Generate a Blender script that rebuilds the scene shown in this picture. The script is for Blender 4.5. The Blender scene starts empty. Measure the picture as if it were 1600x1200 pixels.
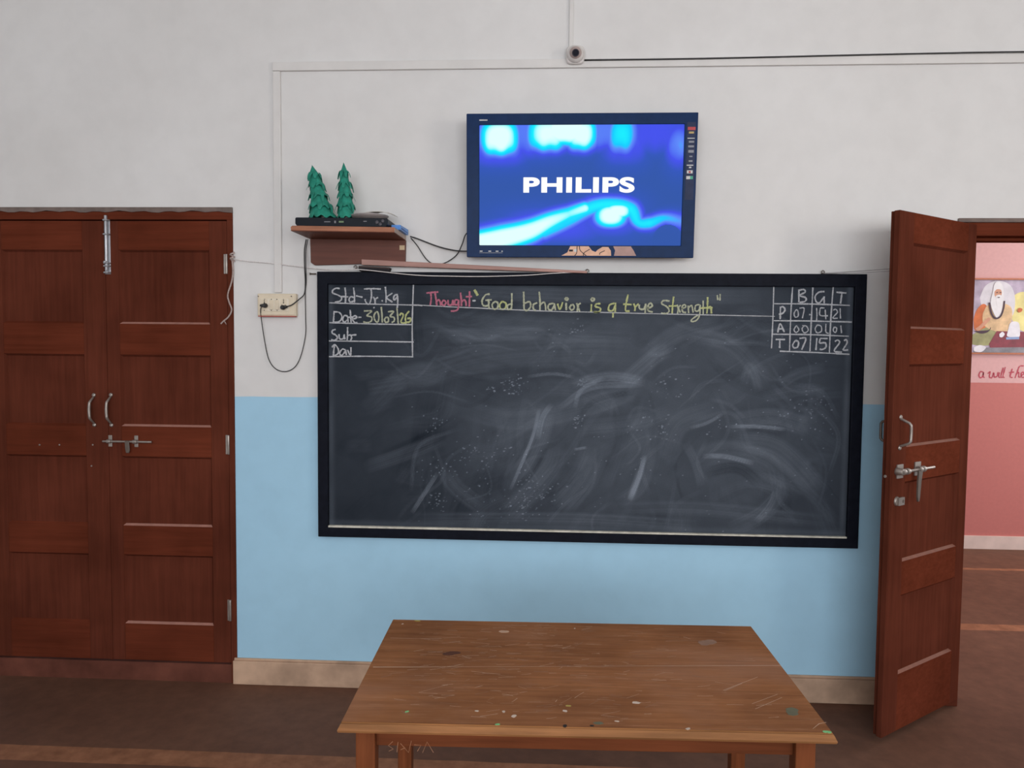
import bpy, bmesh, math, random
import numpy as np
from mathutils import Matrix, Vector
random.seed(7)
rng = np.random.default_rng(11)
S = bpy.context.scene
C = S.collection
PI = math.pi

# ------------------------------------------------------------------ camera
CAM_H, CAM_D, FPX = 1.62, 3.48, 1200.0
def cam_axes():
    y, p, r = (math.radians(v) for v in (2.9, 3.1, 0.53))
    fwd = Vector((-math.sin(y)*math.cos(p), math.cos(y)*math.cos(p), -math.sin(p)))
    right = Vector((math.cos(y), math.sin(y), 0)); up = right.cross(fwd)
    return right*math.cos(r)+up*math.sin(r), up*math.cos(r)-right*math.sin(r), fwd
AX = cam_axes()
cd = bpy.data.cameras.new('camera'); cam = bpy.data.objects.new('camera', cd); C.objects.link(cam)
cd.sensor_width = 36; cd.lens = 36*FPX/1600; cd.clip_start = .05
cam.matrix_world = Matrix(((AX[0].x, AX[1].x, -AX[2].x, 0), (AX[0].y, AX[1].y, -AX[2].y, -CAM_D),
                           (AX[0].z, AX[1].z, -AX[2].z, CAM_H), (0, 0, 0, 1)))
S.camera = cam
def P(px, py, y=0.0):
    """where the mark measured at photo pixel (px, py) lies on the wall-parallel plane at depth y (metres)"""
    d = AX[2] + AX[0]*((px-800)/FPX) - AX[1]*((py-600)/FPX)
    return Vector((0, -CAM_D, CAM_H)) + d*((CAM_D+y)/d.y)

# ------------------------------------------------------------------ world, lights, exposure
w = bpy.data.worlds.new('sky'); S.world = w; w.use_nodes = True
w.node_tree.nodes['Background'].inputs[0].default_value = (.72, .84, 1, 1)
w.node_tree.nodes['Background'].inputs[1].default_value = .6
S.view_settings.view_transform = 'Standard'; S.view_settings.look = 'None'
S.view_settings.exposure = 0.0; S.view_settings.gamma = 1.0; S.view_settings.use_curve_mapping = False
def area(name, loc, aim, sx, sy, power, col):
    l = bpy.data.lights.new(name, 'AREA'); l.shape = 'RECTANGLE'; l.size = sx; l.size_y = sy
    l.energy = power; l.color = col
    o = bpy.data.objects.new(name, l); C.objects.link(o); o.location = loc
    o.rotation_euler = (Vector(aim)-Vector(loc)).to_track_quat('-Z', 'Y').to_euler()
    return o
area('daylight_side_window', (3.62, -3.1, 2.35), (2.6, -3.1, 2.30), .9, .75, 36, (1, .92, .82))
area('daylight_rear_window', (.35, -6.62, 2.15), (.35, -5, 1.95), 5.4, 1.7, 200, (.95, .975, 1))
area('daylight_corridor', (5.9, 1.5, 2.0), (4.5, 1.5, 1.7), 2.2, 2.6, 105, (1, .97, .94))
area('corridor_overhead_fill', (3.2, 1.4, 3.5), (3.2, 1.4, 0), 1.4, .3, 11, (1, .96, .92))  # added overhead fill to brighten the corridor, no fitting modelled

# ------------------------------------------------------------------ helpers
WM = {}                                              # world matrices of everything made here
def setp(o, label, cat, group=None, kind=None):
    o['label'] = label; o['category'] = cat
    if group: o['group'] = group
    if kind: o['kind'] = kind
    return o
def thing(name, label, cat, loc=(0, 0, 0), rot=(0, 0, 0), group=None, kind=None):
    o = bpy.data.objects.new(name, None); C.objects.link(o); o.empty_display_size = .05
    o.location = loc; o.rotation_euler = rot
    from mathutils import Euler
    WM[o] = Matrix.Translation(loc) @ Euler(rot).to_matrix().to_4x4()
    return setp(o, label, cat, group, kind)
class MB:
    """collects shapes into one mesh"""
    def __init__(s): s.bm = bmesh.new()
    def _f(s, vs, mi, smooth=False):
        try:
            f = s.bm.faces.new(vs); f.material_index = mi; f.smooth = smooth
        except ValueError: pass
    def box(s, x0, x1, y0, y1, z0, z1, mi=0):
        v = [s.bm.verts.new((x, y, z)) for z in (z0, z1) for y in (y0, y1) for x in (x0, x1)]
        for q in ((0, 2, 3, 1), (4, 5, 7, 6), (0, 1, 5, 4), (2, 6, 7, 3), (0, 4, 6, 2), (1, 3, 7, 5)):
            s._f([v[i] for i in q], mi)
        return s
    def loft(s, rings, mi=0, close=True, caps=True, smooth=True):
        R = [[s.bm.verts.new(p) for p in r] for r in rings]
        n = len(R[0])
        for a, b in zip(R, R[1:]):
            for i in range(n if close else n-1):
                j = (i+1) % n; s._f([a[i], a[j], b[j], b[i]], mi, smooth)
        if caps and close:
            s._f(list(reversed(R[0])), mi); s._f(R[-1], mi)
        return s
    def tube(s, pts, r, n=8, mi=0, caps=True):
        pts = [Vector(p) for p in pts]; rings = []; up = Vector((0, 0, 1)); prev = None
        for i, p in enumerate(pts):
            t = (pts[min(i+1, len(pts)-1)]-pts[max(i-1, 0)]).normalized()
            if prev is None:
                a = t.cross(up if abs(t.z) < .9 else Vector((1, 0, 0))).normalized()
            else: a = (prev-t*prev.dot(t)).normalized()
            prev = a; b = t.cross(a)
            rr = r[i] if isinstance(r, (list, tuple)) else r
            rings.append([p+a*(rr*math.cos(2*PI*k/n))+b*(rr*math.sin(2*PI*k/n)) for k in range(n)])
        return s.loft(rings, mi, True, caps)
    def lathe(s, prof, o=(0, 0, 0), axis='z', n=24, mi=0):
        rings = []
        for r, h in prof:
            ring = []
            for k in range(n):
                c, d = r*math.cos(2*PI*k/n), r*math.sin(2*PI*k/n)
                q = {'z': (c, d, h), 'y': (c, h, -d), 'x': (h, c, d)}[axis]
                ring.append((q[0]+o[0], q[1]+o[1], q[2]+o[2]))
            rings.append(ring)
        return s.loft(rings, mi)
    def prism(s, pts, y0, y1, mi=0):
        """outline (x, z) given a depth from y0 to y1"""
        return s.loft([[(x, y0, z) for x, z in pts], [(x, y1, z) for x, z in pts]], mi, smooth=False)
    def ribbon(s, pts, wid, nrm=(0, -1, 0), mi=0, jit=0.0):
        pts = [Vector(p) for p in pts]; nrm = Vector(nrm); L = []
        for i, p in enumerate(pts):
            t = pts[min(i+1, len(pts)-1)]-pts[max(i-1, 0)]
            if t.length < 1e-9: t = Vector((1, 0, 0))
            b = t.normalized().cross(nrm)*(wid*.5*(1+random.uniform(-jit, jit)))
            L.append((s.bm.verts.new(p-b), s.bm.verts.new(p+b)))
        for a, b in zip(L, L[1:]): s._f([a[0], b[0], b[1], a[1]], mi)
        return s
    def build(s, name, mats, parent=None, world=True, bevel=0, fixn=True):
        if fixn: bmesh.ops.recalc_face_normals(s.bm, faces=s.bm.faces)
        if parent is not None:
            M = WM[parent]
            if world: s.bm.transform(M.inverted())
        me = bpy.data.meshes.new(name)
        loc = Vector((0, 0, 0))
        if parent is None:
            xs = [v.co for v in s.bm.verts]
            lo = [min(v[i] for v in xs) for i in range(3)]; hi = [max(v[i] for v in xs) for i in range(3)]
            loc = Vector(((lo[0]+hi[0])/2, (lo[1]+hi[1])/2, lo[2]))
            s.bm.transform(Matrix.Translation(-loc))
        s.bm.to_mesh(me); s.bm.free()
        for m in (mats if isinstance(mats, (list, tuple)) else [mats]): me.materials.append(m)
        o = bpy.data.objects.new(name, me); C.objects.link(o)
        if parent is None: o.location = loc; WM[o] = Matrix.Translation(loc)
        else: o.parent = parent; WM[o] = WM[parent].copy()
        if bevel:
            b = o.modifiers.new('edge', 'BEVEL'); b.width = bevel; b.segments = 2; b.limit_method = 'ANGLE'
            b.harden_normals = False
        return o
def smooth_path(pts, k=6):
    pts = [Vector(p) for p in pts]
    if len(pts) < 3: return [pts[0].lerp(pts[-1], i/k) for i in range(k+1)]
    q = [pts[0]*2-pts[1]]+pts+[pts[-1]*2-pts[-2]]; out = []
    for i in range(1, len(q)-2):
        a, b, c, d = q[i-1:i+3]
        for j in range(k):
            t = j/k
            out.append(.5*((2*b)+(c-a)*t+(2*a-5*b+4*c-d)*t*t+(3*b-a-3*c+d)*t**3))
    return out+[pts[-1]]

# ------------------------------------------------------------------ materials
def lin(r, g, b):
    f = lambda c: (c/255/12.92 if c <= 10.3 else ((c/255+.055)/1.055)**2.4)
    return (f(r), f(g), f(b), 1)
class NT:
    def __init__(s, name):
        s.m = bpy.data.materials.new(name); s.m.use_nodes = True; s.t = s.m.node_tree
        s.b = s.t.nodes['Principled BSDF']
    def n(s, kind, **kw):
        o = s.t.nodes.new(kind)
        for k, v in kw.items(): setattr(o, k, v)
        return o
    def l(s, a, b): s.t.links.new(a, b)
    def coord(s, scale, rot=(0, 0, 0), kind='Object'):
        tc = s.n('ShaderNodeTexCoord'); mp = s.n('ShaderNodeMapping')
        mp.inputs['Scale'].default_value = scale; mp.inputs['Rotation'].default_value = rot
        s.l(tc.outputs[kind], mp.inputs[0]); return mp.outputs[0]
    def noise(s, scale, vec=None, detail=4, rough=.55, dist=0):
        o = s.n('ShaderNodeTexNoise'); o.inputs['Scale'].default_value = scale
        o.inputs['Detail'].default_value = detail; o.inputs['Roughness'].default_value = rough
        o.inputs['Distortion'].default_value = dist
        if vec is None: vec = s.coord((1, 1, 1))
        s.l(vec, o.inputs['Vector']); return o.outputs['Fac']
    def ramp(s, fac, stops, interp='LINEAR'):
        o = s.n('ShaderNodeValToRGB'); e = o.color_ramp.elements; o.color_ramp.interpolation = interp
        while len(e) < len(stops): e.new(.5)
        for x, (p, c) in zip(e, stops):
            x.position = p; x.color = c if len(c) == 4 else (*c, 1)
        s.l(fac, o.inputs[0]); return o.outputs[0]
    def mix(s, fac, a, b, mode='MIX'):
        o = s.n('ShaderNodeMix', data_type='RGBA', blend_type=mode)
        for i, v in ((0, fac), (6, a), (7, b)):
            if hasattr(v, 'is_output'): s.l(v, o.inputs[i])
            else: o.inputs[i].default_value = v
        return o.outputs[2]
    def math(s, op, a, b=0.0):
        o = s.n('ShaderNodeMath', operation=op)
        for i, v in ((0, a), (1, b)):
            if hasattr(v, 'is_output'): s.l(v, o.inputs[i])
            else: o.inputs[i].default_value = v
        return o.outputs[0]
    def col(s, c):
        if hasattr(c, 'is_output'): s.l(c, s.b.inputs['Base Color'])
        else: s.b.inputs['Base Color'].default_value = c
        return s
    def bump(s, h, strength=.2, dist=.002):
        o = s.n('ShaderNodeBump'); o.inputs['Strength'].default_value = strength
        o.inputs['Distance'].default_value = dist
        s.l(h, o.inputs['Height']); s.l(o.outputs[0], s.b.inputs['Normal']); return s
    def set(s, rough=.5, metal=0, spec=.5):
        s.b.inputs['Roughness'].default_value = rough; s.b.inputs['Metallic'].default_value = metal
        s.b.inputs['Specular IOR Level'].default_value = spec; return s
def vary(c, k): return (min(c[0]*k, 1), min(c[1]*k, 1), min(c[2]*k, 1), 1)
def plain(name, c, rough=.5, metal=0, var=.12, scale=30, spec=.5):
    t = NT(name); f = t.noise(scale)
    t.col(t.ramp(f, [(.3, vary(c, 1-var)), (.7, vary(c, 1+var))])).set(rough, metal, spec)
    return t.m
def wood(name, c, grain='z', rough=.45, var=.3, spec=.4, scale=1.0, blotch=.25):
    t = NT(name)
    sc = {'z': (22, 22, 1.2), 'x': (1.2, 22, 22), 'y': (22, 1.2, 22)}[grain]
    v = t.coord(tuple(q*scale for q in sc))
    f = t.noise(2.2, v, 6, .6, .4)
    g = t.noise(1.6, t.coord((1.5, 1.5, 1.5)), 3)
    a = t.ramp(f, [(.3, vary(c, 1-var)), (.7, vary(c, 1+var))])
    b = t.ramp(g, [(.3, (1-blotch,)*3), (.7, (1+blotch,)*3)])
    t.col(t.mix(1.0, a, b, 'MULTIPLY')).set(rough, 0, spec).bump(f, .12, .001)
    return t.m
DOORW = wood('dark_red_brown_varnished_wood', (.106, .0285, .0165, 1), 'z', .6, .16, .0)
DOORR = wood('red_brown_varnished_rails', (.124, .0295, .0150, 1), 'x', .6, .16, .0)
PALELEDGE = plain('pale_wood_ledge', (.36, .17, .13, 1), .8)  # paler colour for the lower bevels of the door panels
GREYTOP = plain('dusty_grey_plaster_edge', (.17, .13, .115, 1), .9, var=.3, scale=14)
STEEL = plain('dull_steel', (.36, .32, .29, 1), .42, .7)
ALU = plain('brushed_aluminium', (.46, .47, .50, 1), .4, .7)
DARKST = plain('tarnished_steel', (.16, .13, .11, 1), .5, .6)
BLACKP = plain('black_plastic', (.011, .014, .020, 1), .4, spec=.12)
FRAMEB = plain('black_painted_board_frame', (.008, .0095, .016, 1), .5, var=.25, spec=.06)
CABLE = plain('black_cable_rubber', (.02, .02, .022, 1), .5)
CREAM = plain('cream_switch_plastic', (.72, .62, .47, 1), .45, var=.05)
WPLAS = plain('white_plastic_trunking', (.70, .68, .665, 1), .55, var=.04, scale=8)
STRING = plain('grey_white_twine', (.70, .66, .65, 1), .9, var=.2, scale=200)
SHELFW = wood('shelf_brown_laminate', (.19, .075, .05, 1), 'x', .5, .15, .15)
TREEG = plain('green_felt_paper', (.012, .235, .165, 1), .75, var=.3, scale=40)

def m_wall_back():
    t = NT('wall_white_over_blue_dado')
    p = t.n('ShaderNodeNewGeometry'); sx = t.n('ShaderNodeSeparateXYZ'); t.l(p.outputs['Position'], sx.inputs[0])
    wob = t.math('MULTIPLY', t.noise(3.0), .010)
    f = t.math('GREATER_THAN', t.math('ADD', sx.outputs['Z'], wob), 1.364)
    n1 = t.noise(1.3, None, 5); n2 = t.noise(9, None, 6)
    white = t.ramp(n1, [(.3, (.70, .685, .675)), (.7, (.76, .75, .745))])
    blue = t.ramp(n1, [(.3, (.375, .625, .81)), (.7, (.405, .665, .85))])
    c = t.mix(f, blue, white)
    c = t.mix(1.0, c, t.ramp(n2, [(.35, (.965,)*3), (.6, (1, 1, 1))]), 'MULTIPLY')
    t.col(c).set(.62, 0, .3).bump(n2, .08, .004); return t.m
def m_wall(name, lo, hi, z):
    t = NT(name)
    p = t.n('ShaderNodeNewGeometry'); sx = t.n('ShaderNodeSeparateXYZ'); t.l(p.outputs['Position'], sx.inputs[0])
    f = t.math('GREATER_THAN', sx.outputs['Z'], z)
    n = t.noise(40, None, 5)
    c = t.mix(f, lo, hi)
    c = t.mix(1.0, c, t.ramp(n, [(.3, (.93,)*3), (.7, (1, 1, 1))]), 'MULTIPLY')
    t.col(c).set(.6, 0, .3); return t.m
def m_floor():
    t = NT('worn_red_oxide_floor')
    p = t.n('ShaderNodeNewGeometry'); sx = t.n('ShaderNodeSeparateXYZ'); t.l(p.outputs['Position'], sx.inputs[0])
    y = sx.outputs['Y']; wob = t.math('MULTIPLY', t.math('SUBTRACT', t.noise(5, None, 4), .5), .012)
    y = t.math('ADD', y, wob)
    n1 = t.noise(1.1, None, 6, .6); n2 = t.noise(14, None, 6, .65)
    base = t.ramp(n1, [(.3, (.115, .056, .038)), (.7, (.180, .090, .060))])
    stripe = t.ramp(n2, [(.3, (.27, .118, .065)), (.7, (.34, .155, .088))])
    c = base
    for a, b in ((-.712, -.603), (.965, 1.065), (2.185, 2.235)):
        m = t.math('MULTIPLY', t.math('GREATER_THAN', y, a), t.math('LESS_THAN', y, b))
        c = t.mix(m, c, stripe)
    c = t.mix(1.0, c, t.ramp(n2, [(.3, (.82, .82, .82)), (.7, (1.1, 1.08, 1.05))]), 'MULTIPLY')
    t.col(c).set(.6, 0, .08).bump(n2, .08, .002); return t.m
def m_board():
    t = NT('chalk_dusted_blackboard')
    a = t.n('ShaderNodeAttribute', attribute_name='chalk')
    g = t.noise(420, None, 3, .7)
    d = t.math('MULTIPLY', a.outputs['Fac'], t.math('ADD', t.math('MULTIPLY', g, .7), .65))
    c = t.mix(d, (.0140, .0190, .0275, 1), (.37, .425, .515, 1))
    t.col(c).set(.8, 0, .06); return t.m
def m_chalk(name, c):
    t = NT(name)
    g = t.noise(260, None, 4, .7)
    t.col(t.ramp(g, [(.30, vary(c, .28)), (.52, c)])).set(.95, 0, .1); return t.m
def m_screen():
    t = NT('lit_screen_picture')
    a = t.n('ShaderNodeAttribute', attribute_name='glow')
    c = t.ramp(a.outputs['Fac'], [(0, lin(44, 84, 168)), (.16, lin(46, 84, 186)), (.34, lin(66, 80, 236)), (.5, lin(92, 136, 250)),
                                  (.6, lin(0, 200, 255)), (.76, lin(10, 240, 255)), (.90, lin(190, 255, 255)), (1, lin(226, 255, 255))])
    t.b.inputs['Base Color'].default_value = (.005, .005, .008, 1); t.set(.3, 0, .03)
    t.l(c, t.b.inputs['Emission Color']); t.b.inputs['Emission Strength'].default_value = 1.0
    return t.m
def m_emit(name, c, k=1.0):
    t = NT(name); t.col((.02, .02, .02, 1)); t.b.inputs['Emission Color'].default_value = c
    t.b.inputs['Emission Strength'].default_value = k; return t.m
def m_table():
    t = NT('worn_table_top_wood')
    f = t.noise(2.2, t.coord((1.4, 26, 26)), 6, .6, .35)
    a = t.ramp(f, [(.28, (.225, .090, .036)), (.72, (.36, .155, .068))])
    g = t.ramp(t.noise(3.2, None, 4), [(.35, (.72, .70, .70)), (.7, (1.12, 1.12, 1.1))])
    c = t.mix(1.0, a, g, 'MULTIPLY')
    s = t.ramp(t.noise(5.5, t.coord((1.2, 20, 5)), 8, .75), [(.55, (0, 0, 0)), (.70, (.6, .6, .6))])
    c = t.mix(s, c, (.43, .25, .155, 1))
    s3 = t.ramp(t.noise(3, t.coord((2.5, 30, 5)), 9, .8), [(.57, (0, 0, 0)), (.66, (.5, .5, .5))])
    c = t.mix(s3, c, (.13, .048, .022, 1))
    s2 = t.ramp(t.noise(1.7, t.coord((1.5, 2.2, 2)), 3), [(.50, (0, 0, 0)), (.68, (.42, .42, .42))])
    c = t.mix(s2, c, (.33, .175, .115, 1))
    t.col(c).set(.5, 0, .1).bump(f, .15, .001); return t.m

WALLM = m_wall_back()
PLAINW = plain('plain_white_wall', (.74, .73, .72, 1), .7, var=.03, scale=2)
CEIL = plain('white_ceiling', (.78, .78, .77, 1), .8, var=.02, scale=2)
PINK = m_wall('pink_wall_over_salmon_dado', (.52, .165, .145, 1), (.66, .38, .37, 1), 1.335)
FLOOR = m_floor()
SKIRT = plain('stained_cream_skirting', (.50, .335, .235, 1), .6, var=.28, scale=6, spec=.2)
SKIRTC = plain('pale_pink_skirting', (.66, .50, .44, 1), .6, var=.1, scale=7)

# ------------------------------------------------------------------ the room
def struct(name, mb, m, label, cat, **k):
    return setp(mb.build(name, m, **k), label, cat, kind='structure')
XL, XR, YR, ZC = -4.2, 3.6, -6.6, 3.65            # room extents
DL0, DL1, DLT = -2.71, -1.462, 2.222              # left doorway
DR0, DR1, DRT = 1.772, 3.06, 2.178                # right doorway
struct('floor', MB().box(XL-.2, 6.4, YR-.2, 3.0, -.15, 0), FLOOR, 'worn dark red oxide floor with paler orange stripes', 'floor')
wb = MB()
for a, b, z0, z1 in ((XL, DL0, 0, ZC), (DL0, DL1, DLT, ZC), (DL1, DR0, 0, ZC), (DR0, DR1, DRT, ZC), (DR1, 6.2, 0, ZC)):
    wb.box(a, b, 0, .2, z0, z1)
struct('wall_back', wb, WALLM, 'white wall with sky blue lower band behind the blackboard', 'wall')
struct('wall_left', MB().box(XL-.15, XL, YR, .2, 0, ZC), PLAINW, 'plain white side wall left of the red doors', 'wall')
wr = MB()
wy0, wy1, wz0, wz1 = -3.68, -2.52, 1.87, 2.83
for a, b, z0, z1 in ((YR, wy0, 0, ZC), (wy1, 0, 0, ZC), (wy0, wy1, 0, wz0), (wy0, wy1, wz1, ZC)): wr.box(XR, XR+.2, a, b, z0, z1)
struct('wall_right', wr, PLAINW, 'plain white side wall with the tall window', 'wall')
wf = MB()
fx0, fx1, fz0, fz1 = -2.4, 3.1, 1.2, 3.05
for a, b, z0, z1 in ((XL, fx0, 0, ZC), (fx1, XR, 0, ZC), (fx0, fx1, 0, fz0), (fx0, fx1, fz1, ZC)): wf.box(a, b, YR-.2, YR, z0, z1)
struct('wall_front', wf, PLAINW, 'plain white wall facing the blackboard', 'wall')
struct('ceiling', MB().box(XL-.15, 6.2, YR-.2, 3.0, ZC, ZC+.1), CEIL, 'plain white ceiling', 'ceiling')
struct('wall_corridor', MB().box(.4, 6.2, 2.8, 3.0, 0, ZC), PINK, 'pink corridor wall with darker salmon lower band', 'wall')
struct('wall_corridor_end', MB().box(.25, .4, .2, 3.0, 0, ZC), PINK, 'pink end wall of the corridor', 'wall')
win = MB()
for yy in (wy0+.03, (wy0+wy1)/2, wy1-.03): win.box(XR+.06, XR+.12, yy-.025, yy+.025, wz0, wz1)
for zz in (wz0+.03, wz1-.03): win.box(XR+.06, XR+.12, wy0, wy1, zz-.025, zz+.025)
struct('window_1', win, DOORW, 'brown framed window in the right side wall', 'window')
win = MB()
for xx in (fx0+.03, fx0*.67+fx1*.33, fx0*.33+fx1*.67, fx1-.03): win.box(xx-.025, xx+.025, YR-.12, YR-.06, fz0, fz1)
for zz in (fz0+.03, 2.4, fz1-.03): win.box(fx0, fx1, YR-.12, YR-.06, zz-.025, zz+.025)
struct('window_2', win, DOORW, 'brown framed window in the wall facing the blackboard', 'window')
bb = MB()
bb.box(DL1-.016, DR0, -.016, 0, 0, .112); bb.box(DL1-.012, DR0, -.010, 0, .112, .124)
struct('baseboard_back', bb, SKIRT, 'stained cream skirting below the blue wall', 'baseboard', bevel=.003)
struct('baseboard_corridor', MB().box(.4, 6.2, 2.785, 2.8, 0, .105), SKIRTC, 'pale skirting along the pink corridor wall', 'baseboard')

# ------------------------------------------------------------------ doors
def leaf_mesh(mb, x0, x1, z0, z1, th, stile0, stile1, panels, y0=0.0):
    """panelled leaf in the x-z plane, front face at y0, thickness th behind; panels = [(zlow, zhigh)...] top first"""
    mb.box(x0, x0+stile0, y0, y0+th, z0, z1, 0); mb.box(x1-stile1, x1, y0, y0+th, z0, z1, 0)
    a, b = x0+stile0, x1-stile1
    zs = [z1]+[v for lo, hi in panels for v in (hi, lo)]+[z0]
    for k in range(0, len(zs), 2): mb.box(a, b, y0+.0005, y0+th-.0005, zs[k+1], zs[k], 1)
    for lo, hi in panels:
        mb.box(a, b, y0+.013, y0+th-.013, lo, hi, 0)
        for yy in (y0, y0+th):                       # bevelled moulding round each panel
            s = 1 if yy == y0 else -1
            o = [(a, lo), (b, lo), (b, hi), (a, hi)]; q = [(a+.009, lo+.009), (b-.009, lo+.009), (b-.009, hi-.009), (a+.009, hi-.009)]
            vo = [mb.bm.verts.new((x, yy+s*.002, z)) for x, z in o]; vi = [mb.bm.verts.new((x, yy+s*.0131, z)) for x, z in q]
            for i in range(4):
                j = (i+1) % 4; mb._f([vo[i], vo[j], vi[j], vi[i]], 2 if (i == 0 and s == 1) else 0)
def pull_handle(parent, x, z0, z1, y, out, name='handle', bend=-.006, m=None, world=True):
    mb = MB(); n = 14
    pts = [(x+bend*math.sin(PI*i/n), y-out*min(1, math.sin(PI*i/n)*1.6), z0+(z1-z0)*i/n) for i in range(n+1)]
    mb.tube(pts, [.0045+.0025*math.sin(PI*i/n) for i in range(n+1)], 10)
    for z in (z0-.006, z1+.006):
        mb.lathe([(.0, -.006), (.006, -.005), (.0095, -.002), (.0095, .0)], (x, y, z), 'y', 14)
    return mb.build(name, m or STEEL, parent, world)
def slide_bolt(parent, xa, xb, z, y, hx, name='latch', world=True, tilt=0.0):
    mb = MB()
    mb.tube([(xa, y-.014, z), (xb, y-.014, z)], .0052, 10)
    for x in (xa+.03, xa+.155 if xb > xa else xa-.155):
        if xb < xa and x == xa+.03: x = xa-.03
        mb.box(x-.009, x+.009, y-.004, y, z-.026, z+.028)
        mb.lathe([(.0095, -.01), (.0095, .01)], (x, y-.014, z), 'x', 12)
    o = mb.build(name, STEEL, parent, world, bevel=.0015)
    mb = MB()                                        # the hanging hasp
    mb.prism([(hx-.010, z+.006), (hx+.010, z+.006), (hx+.014+tilt, z-.040), (hx+.010+tilt, z-.052), (hx-.004+tilt, z-.052), (hx-.008+tilt*.7, z-.03)], y-.024, y-.018)
    h = mb.build('hasp', DARKST, parent, world, bevel=.002)
    return o

# left double door, shut
d1 = thing('door_1', 'closed dark red double door with four panels per leaf', 'door', (-2.086, 0, 0), kind='structure')
fr = MB()
fr.box(DL0, DL0+.028, -.004, .12, 0, DLT); fr.box(DL1-.028, DL1, -.004, .12, 0, DLT); fr.box(DL0, DL1, -.006, .12, 2.168, 2.206, 1)
fo = fr.build('door_frame', [DOORW, DOORR], d1, bevel=.002)
top = MB(); n = 40; pr = []
for i in range(n+1):
    x = DL0+(DL1-DL0)*i/n; pr.append((x, 2.2035+.0035*math.sin(i*1.7)+.002*math.sin(i*.6)))
top.prism([(DL0, 2.2235)]+pr+[(DL1, 2.2235)], -.013, .02)
top.build('top_ledge', GREYTOP, d1)
MB().box(DL0, DL1, -.002, .18, 0, .088).build('threshold', plain('red_cement_sill', (.125, .043, .029, 1), .75, var=.35, scale=6, spec=.1), d1)
ZP = [(1.690, 2.030), (1.212, 1.546), (.742, 1.070), (.272, .603)]
for side in (0, 1):
    x0, x1 = ((DL0+.03, -2.0735), (-2.0705, DL1-.03))[side]
    mb = MB()
    leaf_mesh(mb, x0, x1, .096, 2.163, .036, .115 if side == 0 else .066, .103 if side == 0 else .083, ZP, 0.0)
    lf = mb.build('door_leaf', [DOORW, DOORR, PALELEDGE if side else DOORR], d1, bevel=.0015)
    if side == 0:
        pull_handle(lf, -2.134, 1.222, 1.350, 0, .03)
        for px, py in ((145, 695), (93, 695), (62, 695), (143, 728)):
            p = P(px, py); MB().lathe([(0, -.003), (.004, -.002), (.0045, 0)], (p.x, 0, p.z), 'y', 10).build('screw', STEEL, lf)
        MB().box(-2.0735, -2.066, -.004, .0, .096, 2.163).build('cover_strip', DOORW, lf)
    else:
        pull_handle(lf, -2.052, 1.222, 1.352, 0, .03)
        slide_bolt(lf, -2.088, -1.853, 1.141, 0, -1.968)
        tb = MB()                                    # tower bolt at the top of the meeting stile
        xa, xb = -2.070, -2.040
        tb.box(xa, xb, -.004, 0, 1.918, 2.176); tb.tube([(-2.055, -.011, 1.935), (-2.055, -.011, 2.186)], .007, 12)
        for z in (1.925, 1.955, 1.968, 2.10, 2.165): tb.tube([(xa+.002, -.002, z), (-2.062, -.018, z), (-2.048, -.018, z), (xb-.002, -.002, z)], .0045, 8)
        tb.lathe([(0, -.03), (.006, -.028), (.006, -.01)], (-2.055, 0, 1.972), 'y', 12)
        tb.build('tower_bolt', ALU, lf, bevel=.001)
for za, zb in ((1.922, 2.012), (1.088, 1.178), (.30, .40)):
    mb = MB(); mb.box(-1.506, -1.4945, -.004, 0, za, zb, 0); mb.box(-1.4890, -1.476, -.003, 0, za, zb, 1)
    mb.tube([(-1.4915, -.006, za), (-1.4915, -.006, zb)], .0055, 10, 0)
    mb.build('hinge', [STEEL, DARKST], d1, bevel=.001)

# right doorway with one leaf swung open into the room
d2 = thing('door_2', 'open red brown door leaf swung into the room beside the blackboard', 'door', (2.41, 0, 0), kind='structure')
fr = MB()
fr.box(DR0, DR0+.075, -.004, .12, 0, DRT-.018); fr.box(DR1-.075, DR1, -.004, .12, 0, DRT-.018)
fr.box(DR0, DR1, -.006, .12, 2.102, DRT-.018, 1); fr.box(DR0+.075, DR1-.075, .05, .12, 2.088, 2.102, 1)
fr.build('door_frame', [DOORW, DOORR], d2, bevel=.003)
MB().box(DR0-.008, DR1+.008, -.014, .02, DRT-.018, DRT).build('top_ledge', GREYTOP, d2, bevel=.003)
LW, LT = .612, .042
ang = math.atan2(-.372, -.486)                      # direction hinge -> free edge
hx, hy = 1.846, -.004
LM = Matrix.Translation((hx, hy, 0)) @ Matrix.Rotation(ang, 4, 'Z')
# local x runs from hinge to free edge; the visible face looks along local +y
mb = MB()
leaf_mesh(mb, 0, LW, .034, 2.150, LT, .070, .098, ZP, -LT)
mb.box(LW, LW+.011, -LT, -LT*.45, .034, 2.150, 0)   # rebate on the meeting edge
for v in mb.bm.verts: v.co = Vector((v.co.x, -LT-v.co.y, v.co.z))   # turn the pale ledges to the visible face
mb.bm.transform(LM)
lf2 = mb.build('door_leaf', [DOORW, DOORR, plain('lighter_wood_ledge', (.22, .085, .055, 1), .8)], d2, bevel=.0015)  # lower panel bevels are lighter than the rest of the leaf
def onleaf(mb, name, m, bevel=.001):
    """shapes written with x from the free edge towards the hinge, front face at y=0 looking to -y"""
    for v in mb.bm.verts: v.co = Vector((LW-v.co.x, -v.co.y, v.co.z))
    mb.bm.transform(LM)
    return mb.build(name, m, lf2, bevel=bevel)
def handle_mb(x, z0, z1, out, bend):
    mb = MB(); n = 14
    pts = [(x+bend*math.sin(PI*i/n), -out*min(1, math.sin(PI*i/n)*2), z0+(z1-z0)*i/n) for i in range(n+1)]
    mb.tube(pts, .0055, 10)
    for z in (z0-.006, z1+.006): mb.lathe([(0, -.006), (.006, -.005), (.0095, -.002), (.0095, 0)], (x, 0, z), 'y', 14)
    return mb
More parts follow.
